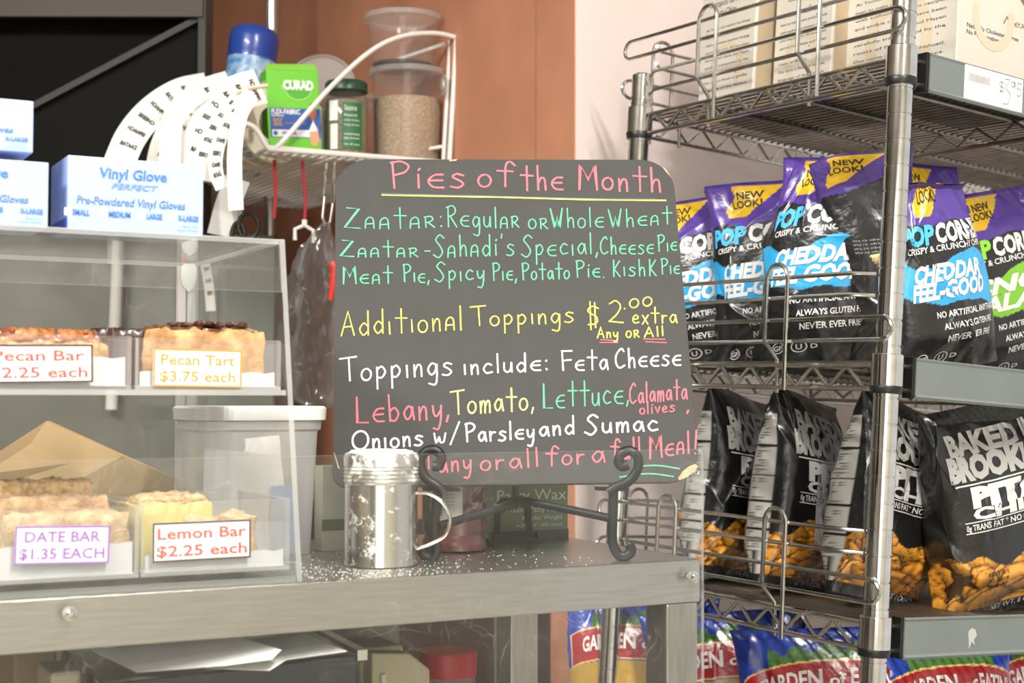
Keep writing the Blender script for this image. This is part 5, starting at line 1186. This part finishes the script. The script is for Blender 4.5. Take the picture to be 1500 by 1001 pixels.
# ------------------------------------------------------------------ hanging things under the basket
def pole(label, pxa, pya, pxb, pyb, d, r, m, name='metal_pole', cat='pole', n=16):
    a, b = at(pxa, pya, d), at(pxb, pyb, d); t = thing(name, label, cat, b); mb = MB(); mb.tube([a, b], r, n); W(mb, 'tube', m, t); return t
def long_pole(label, px, d, r, m, lean=0):
    b = at(px, 400, d); t = thing('metal_pole', label, 'pole', Vector((b.x, b.y, 0))); mb = MB(); mb.tube([(b.x, b.y, 0), (b.x+lean, b.y, CEIL)], r, 20); W(mb, 'tube', m, t); return t
long_pole('tall bright metal pole rising behind the basket against the terracotta wall', 395, 2.62, .0115, mat('pole_metal', 'c9ccc6', .25, .8))
SC_ = thing('scissors', 'black handled scissors hanging behind the pastry case below the basket', 'scissors', at(358, 330, 2.05))
mb = MB(); c = at(364, 331, 2.05); mb.tube(arc(c, .014, 0, 2*PI, 18, RIGHT, UP*1.3)[:-1], .003, 8, closed=True); W(mb, 'handle_loop', BLACKP, SC_)
mb = MB(); c = at(349, 345, 2.052); mb.tube(arc(c, .013, 0, 2*PI, 18, RIGHT*.7, UP*1.4)[:-1], .003, 8, closed=True); W(mb, 'handle_loop', BLACKP, SC_)
mb = MB(); mb.bar(at(352, 318, 2.05), at(347, 262, 2.05), .007, .002, FWD); W(mb, 'blade', CHROME, SC_)
strip('wide grey-white tape strip slanting down left of the scissors', [(348, 262, 2.08), (334, 300, 2.07), (322, 345, 2.06)], .036, 'tape_strip', mat('grey_paper_tape', 'c4c4be', .6), False)
strip('printed strip dangling behind the case near its corner post', [(300, 385, 2.45), (306, 420, 2.45), (309, 456, 2.45)], .016)
ck = thing('white_clip_hook', 'small white plastic double hook hanging below the basket on red string', 'hook', at(446, 330, 2.1)); mb = MB()
mb.tube([at(432, 352, 2.1), at(432, 336, 2.1), at(446, 330, 2.1), at(459, 338, 2.1), at(459, 356, 2.1)], .003, 8); mb.tube([at(446, 331, 2.1), at(446, 322, 2.1)], .004, 8); W(mb, 'hook', WHITEP, ck)
mb = MB(); mb.tube([at(446, 322, 2.1), at(448, 300, 2.12), at(443, 236, 2.16)], .0022, 6); W(mb, 'string', mat('red_string', 'b03038', .7), ck)
o = thing('red_string', 'short red cord hanging beside the metal pole', 'string', at(403, 290, 2.1)); mb = MB(); mb.tube([at(402, 236, 2.16), at(404, 285, 2.1), at(401, 320, 2.1)], .0026, 6); W(mb, 'cord', mat('red_string', 'b03038', .7), o)
hk = thing('wire_hook', 'bent silver wire hook holding up the clear bag', 'hook', at(474, 300, 2.0)); mb = MB()
mb.tube([at(478, 240, 2.16), at(475, 290, 2.0), at(472, 318, 2.0), at(476, 330, 2.0), at(483, 326, 2.0), at(487, 300, 2.0), at(490, 240, 2.16)], .0022, 8); W(mb, 'wire', CHROME, hk)
# clear bag hanging from it
pb = thing('clear_plastic_bag', 'crumpled clear plastic bag hanging from a wire hook left of the menu board', 'bag', at(462, 596, 1.97))
PBM = clear('crumpled_clear_film', (.90, .92, .92), .05, (.85, .87, .87), .08, dust=.08, dscale=12)
mb = MB(); n = 40; vs = []; L_ = 34; r = random.Random(3)
prof = [(478, 325, .003), (470, 345, .012), (462, 375, .021), (460, 410, .026), (458, 450, .030), (458, 500, .033), (462, 550, .034), (466, 585, .028), (466, 598, .012)]
q = catmull(prof, 4)
for i, (px, py, rr_) in enumerate(q):
    c = at(px, py, 1.97)
    for j in range(n):
        a = 2*PI*j/n; k = 1+.22*math.sin(5*a+i*.25)+.16*math.sin(9*a-i*.4+1)+.10*math.sin(17*a+i*.9)+.06*math.sin(i*1.3+3*a)
        vs.append(c+RIGHT*rr_*k*math.cos(a)*1.05+FWD*rr_*k*math.sin(a)*.6)
mb.add(vs, [(i*n+j, i*n+(j+1) % n, (i+1)*n+(j+1) % n, (i+1)*n+j) for i in range(len(q)-1) for j in range(n)], 0, None, True); W(mb, 'film', PBM, pb, sharp=28)
mb = MB(); mb.tube([at(486, 385, 1.95), at(492, 393, 1.95), at(490, 405, 1.95), at(484, 440, 1.95)], [.006, .007, .006, .003], 10); W(mb, 'red_utensil_handle', mat('red_plastic', 'd43a30', .4), pb)
# ------------------------------------------------------------------ dark oven hood and steel panel, left
DK = mat('dark_hood_steel', '080807', .6, 0, spec=.1, var=.2, vscale=5); DK2 = mat('hood_trim', '44382f', .5, .1); GRS = mat('greenish_steel_panel', '63665c', .5, .1, var=.12, vscale=4)
hd = thing('oven_hood', 'dark metal hood with a lighter front trim and slanted brace, upper left', 'hood', at(150, 340, 2.42))
c0_ = at(298, 340, 2.42); u = Vector((RIGHT.x, RIGHT.y, 0)).normalized(); v_ = Vector((FWD.x, FWD.y, 0)).normalized()
MH = Matrix((u, v_, Vector((0, 0, 1)))).transposed().to_4x4(); MH.translation = c0_
def hb(nm, a, b, m): mb = MB(); mb.box(a, b, 0, MH); W(mb, nm, m, hd)
zt_h = at(290, -60, 2.42).z-c0_.z; zf = at(290, 22, 2.42).z-c0_.z; X_ = lambda px, d=2.44: (at(px, 300, d)-c0_).dot(u); Z_ = lambda py, d=2.44: at(200, py, d).z-c0_.z
hb('back_panel', (-1.0, .05, 0), (-.012, .06, zt_h), DK); hb('side_panel', (-.012, .0, 0), (0, .06, zt_h), mat('hood_side', '26261f', .5, var=.1))
hb('front_trim', (-1.0, -.004, zf), (-.004, .012, zt_h), DK2)
mb = MB(); mb.prism([(X_(-60), 0), (-.013, 0), (-.013, Z_(30)), (X_(150), Z_(98)), (X_(50), Z_(152)), (X_(-60), Z_(190))], .02, .03, 0, MH); W(mb, 'inner_panel', mat('hood_inner', '12120f', .6, spec=.1, var=.25, vscale=4), hd)
mb = MB(); mb.bar(MH @ Vector((X_(45), .012, Z_(158))), MH @ Vector((-.014, .012, Z_(26))), .010, .010, (0, 0, 1)); W(mb, 'brace', mat('hood_brace', '2c2722', .5, .1), hd)
sp_ = thing('steel_back_panel', 'dull greenish steel panel behind the pastry case', 'panel', at(150, 900, 2.45)); MH2 = MH.copy(); MH2.translation = at(402, 345, 2.48)
mb = MB(); mb.box((-1.2, 0, -1.3), (0, .02, .0), 0, MH2); W(mb, 'sheet', GRS, sp_)
# white rod behind the case
pole('white rod hanging behind the left part of the pastry case', 174, 346, 163, 600, 2.45, .0100, mat('white_rod', 'dcdcd8', .4), 'white_rod', 'rod')
pole('thin red rod beside the corner post of the pastry case', 268, 372, 264, 472, 2.46, .0034, mat('red_plastic', 'd43a30', .4), 'red_rod', 'rod')
# tan sheet with a peak, standing behind the lower tier
P5 = [at(-60, 700, 1.30), at(68, 617, 1.34), at(180, 668, 1.33), at(330, 726, 1.30), at(330, 800, 1.29), at(-60, 800, 1.29)]
P5 = [Vector((p.x, max(p.y, YBK+.02), max(p.z, CT+.0005))) for p in P5]
tb_ = thing('peaked_tan_sheet', 'tan sheet peaked behind the lower pastry tier', 'cardboard', P5[-1]); mb = MB(); v = P5+[p+Vector((.004, .004, 0)) for p in P5]; n = 6
mb.add(v, [tuple(range(n)), tuple(range(n, 2*n))[::-1]]+[(i, i+n, (i+1) % n+n, (i+1) % n) for i in range(n)]); W(mb, 'sheet', mat('tan_sheet', 'b29468', .8, var=.06), tb_)
# ------------------------------------------------------------------ under the counter
zsh = CT-.30
o = thing('lower_shelf_board', 'steel lower shelf under the counter top', 'shelf', Vector((CX-.6, CY+.1, zsh-.01)))
mb = MB(); mb.box((CX-1.225, CY+.03, zsh-.012), (CX-.036, CY+CB-.003, zsh)); W(mb, 'board', STEEL, o)
def hz(px, py, z): return hit(px, py, (0, 0, z), zt)
zr = CT-.062
a_, b_, c_, d_ = hz(524, 957, zr), hz(452, 921, zr), hz(80, 935, zr), hz(150, 1004, zr)
pr_ = thing('receipt_machine', 'glossy black topped machine with papers on it under the counter', 'machine', (a_+b_+c_+d_)/4-Vector((0, 0, zr-zsh)))
mb = MB(); v = [d_, a_, b_, c_]; vs = [(p.x, p.y, zsh+.0005) for p in v]+[(p.x, p.y, zr) for p in v]; mb.add(vs, [(0, 3, 2, 1), (4, 5, 6, 7), (0, 1, 5, 4), (1, 2, 6, 5), (2, 3, 7, 6), (3, 0, 4, 7)]); W(mb, 'body', mat('glossy_black_shell', '121516', .15, coat=.6, var=.2, vscale=20), pr_, bevel=.002)
mb = MB(); mb.bar(Vector((a_.x+.004, a_.y, zr-.002)), Vector((b_.x+.006, b_.y, zr-.002)), .008, .008); W(mb, 'steel_edge', CHROME, pr_)
def sheet(label, cs, z, m=PAPER, nm='paper_sheet', slope=24):
    f0 = hz(*cs[-1], z); nrm = (Vector((0, 0, 1))*math.cos(math.radians(slope))-v_*math.sin(math.radians(slope)))
    p = [hit(x, y, f0, nrm) for x, y in cs]; t = thing(nm, label, 'paper', sum(p, Vector())/len(p)); mb = MB(); n = len(p)
    mb.add([tuple(q) for q in p]+[tuple(q-nrm*.0006) for q in p], [tuple(range(n))[::-1], tuple(range(n, 2*n))]+[(i, (i+1) % n, (i+1) % n+n, i+n) for i in range(n)]); W(mb, 'sheet', m, t)
sheet('large white paper lying on the black machine under the counter', [(134, 952), (345, 932), (412, 952), (398, 966), (330, 975), (200, 985)], zr+.002)
sheet('second white paper sheet beneath the large one on the machine', [(365, 937), (450, 930), (508, 954), (420, 966), (395, 982), (300, 979)], zr+.0006, slope=14)
def low_box(nm, label, cat, pxl, pxr, pyt, y, m, d=.09, part='body', bev=.003):
    l, r = hit(pxl, pyt, (0, y, 0), ny), hit(pxr, pyt, (0, y, 0), ny); t = thing(nm, label, cat, Vector((l.x, y, zsh))); mb = MB(); mb.box((l.x, y, zsh+.0004), (r.x, y+d, l.z)); W(mb, part, m, t, bevel=bev); return t, l, r
BEI = mat('beige_plastic', 'c4bc9c', .5)
t, l, r = low_box('beige_device', 'beige plastic device with a sloped shoulder right of the black machine', 'device', 528, 592, 950, CY+.16, BEI)
mb = MB(); pq = [hit(x, y, (0, CY+.159, 0), ny) for x, y in ((532, 952), (588, 953), (617, 976), (617, 1060), (532, 1060))]; mb.prism([(p.x, p.z) for p in pq], CY+.14, CY+.159); W(mb, 'sloped_front', BEI, t, bevel=.002)
mb = MB(); e1, e2 = hit(561, 988, (0, CY+.139, 0), ny), hit(561, 1010, (0, CY+.139, 0), ny); mb.tube([e1, e2], .0025, 8); W(mb, 'lever', mat('cream_plastic', 'e4dfc8', .4), t)
low_box('beige_device', 'low beige plastic edge at the bottom left under the counter', 'device', 74, 120, 986, CY+.06, BEI, .05)
low_box('brown_carton', 'brown cardboard carton at the far left under the counter', 'box', 20, 84, 955, CY+.17, mat('kraft_card', 'a08a66', .8), .08)
low_box('grey_box', 'pale grey box behind the black machine, under the counter', 'box', 505, 587, 905, CY+.215, mat('grey_green_plastic', '8f8f80', .5), .07)
xr_, rr_ = hit(655, 980, (0, CY+.20, 0), ny), 41/FPX*1.42
rt = thing('red_lidded_tub', 'round tub with a bright red lid under the counter', 'tub', Vector((xr_.x, CY+.20, zsh))); zl_ = hit(655, 962, (0, CY+.17, 0), ny).z
mb = MB(); mb.lathe([(rr_*.85, 0), (rr_*.93, .004), (rr_*.97, zl_-zsh-.018)], 32, 0, TR(0, 0, .0004)); mb.build('tub', clear('tub_plastic', (.8, .75, .72), .4, (.7, .6, .55)), rt)
mb = MB(); mb.lathe([(rr_, zl_-zsh-.022), (rr_*1.02, zl_-zsh-.003), (rr_*.98, zl_-zsh), (rr_*.1, zl_-zsh)], 36); mb.build('lid', mat('red_lid', 'b81f28', .4), rt)
for px, d, r_, lab in ((730, 1.86, .006, 'thin grey upright pole seen under the counter left of the wide one'), (752, 1.84, .004, 'dark thin upright pole under the counter')):
    b = at(px, 940, d); t = thing('upright_pole', lab, 'pole', Vector((b.x, b.y, 0))); mb = MB(); mb.tube([(b.x, b.y, 0), (b.x, b.y, CT-.10)], r_, 12); W(mb, 'tube', mat('grey_pole', '6f7470' if px == 730 else '3a3834', .4, .5), t)
# price tag on the top label rail
zc = (SH[0]-.018-.0415)/2+.001-.0089; t_ = thing('price_tag', 'white shelf price tag handwritten three ninety five on the top label rail', 'price tag', MR0 @ TR(0, 0, 0))
xa, xb_ = rk(1413, 130, y=-.0105).x, rk(1498, 145, y=-.0105).x; zc = -.0290
t_.matrix_world = MR0 @ TR(xa, -.0102, zc-.0165); w_ = xb_-xa
mb = MB(); mb.box((0, 0, 0), (w_, .0005, .0350)); mb.build('tag', PAPER, t_)
mb = MB(); r = random.Random(2); x = w_*.06
while x < w_*.42: k = r.choice((.0004, .0007)); mb.box((x, -.0002, .0185), (x+k, 0, .027)); x += k+.0006
text(mb, '054212345678', TR(w_*.06, 0, .0155), .0018, w_*.28); text(mb, 'TORTILLA CHIPS', TR(w_*.06, 0, .031), .0014, w_*.35); text(mb, '12 OZ', TR(w_*.5, 0, .006), .0022, w_*.12); mb.build('tag_print', mat('grey_print', '8a8a88', .7), t_)
mb = MB()
def pen(pts, k=True): 
    q = catmull([(w_*a, .035*b) for a, b in pts], 5); ribbon(mb, q, .0006, -.0003)
pen([(.66, .72), (.60, .74), (.60, .62), (.66, .58), (.65, .48), (.59, .48)]); pen([(.63, .80), (.62, .42)])
pen([(.68, .86), (.76, .86), (.70, .60), (.78, .45), (.74, .15), (.66, .12)]); pen([(.84, .80), (.80, .86), (.80, .70), (.86, .74), (.85, .86), (.85, .50)]); pen([(.98, .84), (.91, .84), (.90, .70), (.97, .64), (.95, .48), (.90, .46)])
mb.build('handwritten_price', BLKINK, t_)

mb = MB(); r = random.Random(9); p0 = rk(1425, 935, y=-.0105)
for k in range(5): mb.add([(p0.x+r.uniform(-.006, .006), -.0103, p0.z+r.uniform(-.010, .010)) for _ in range(5)], [(0, 1, 2, 3, 4)])
o = thing('torn_tape_scrap', 'torn white tape scrap stuck on the lowest grey label rail', 'tape', MR0)
mb = MB(); pts = [(-.006, .006), (-.001, .010), (.004, .008), (.006, .002), (.002, -.002), (.004, -.008), (-.001, -.004), (-.004, -.011), (-.005, -.002)]
mb.prism([(p0.x+a*1.1, p0.z+b) for a, b in pts], -.0101, -.0097); mb.build('scrap', mat('old_tape', 'b4b4ae', .7), o)
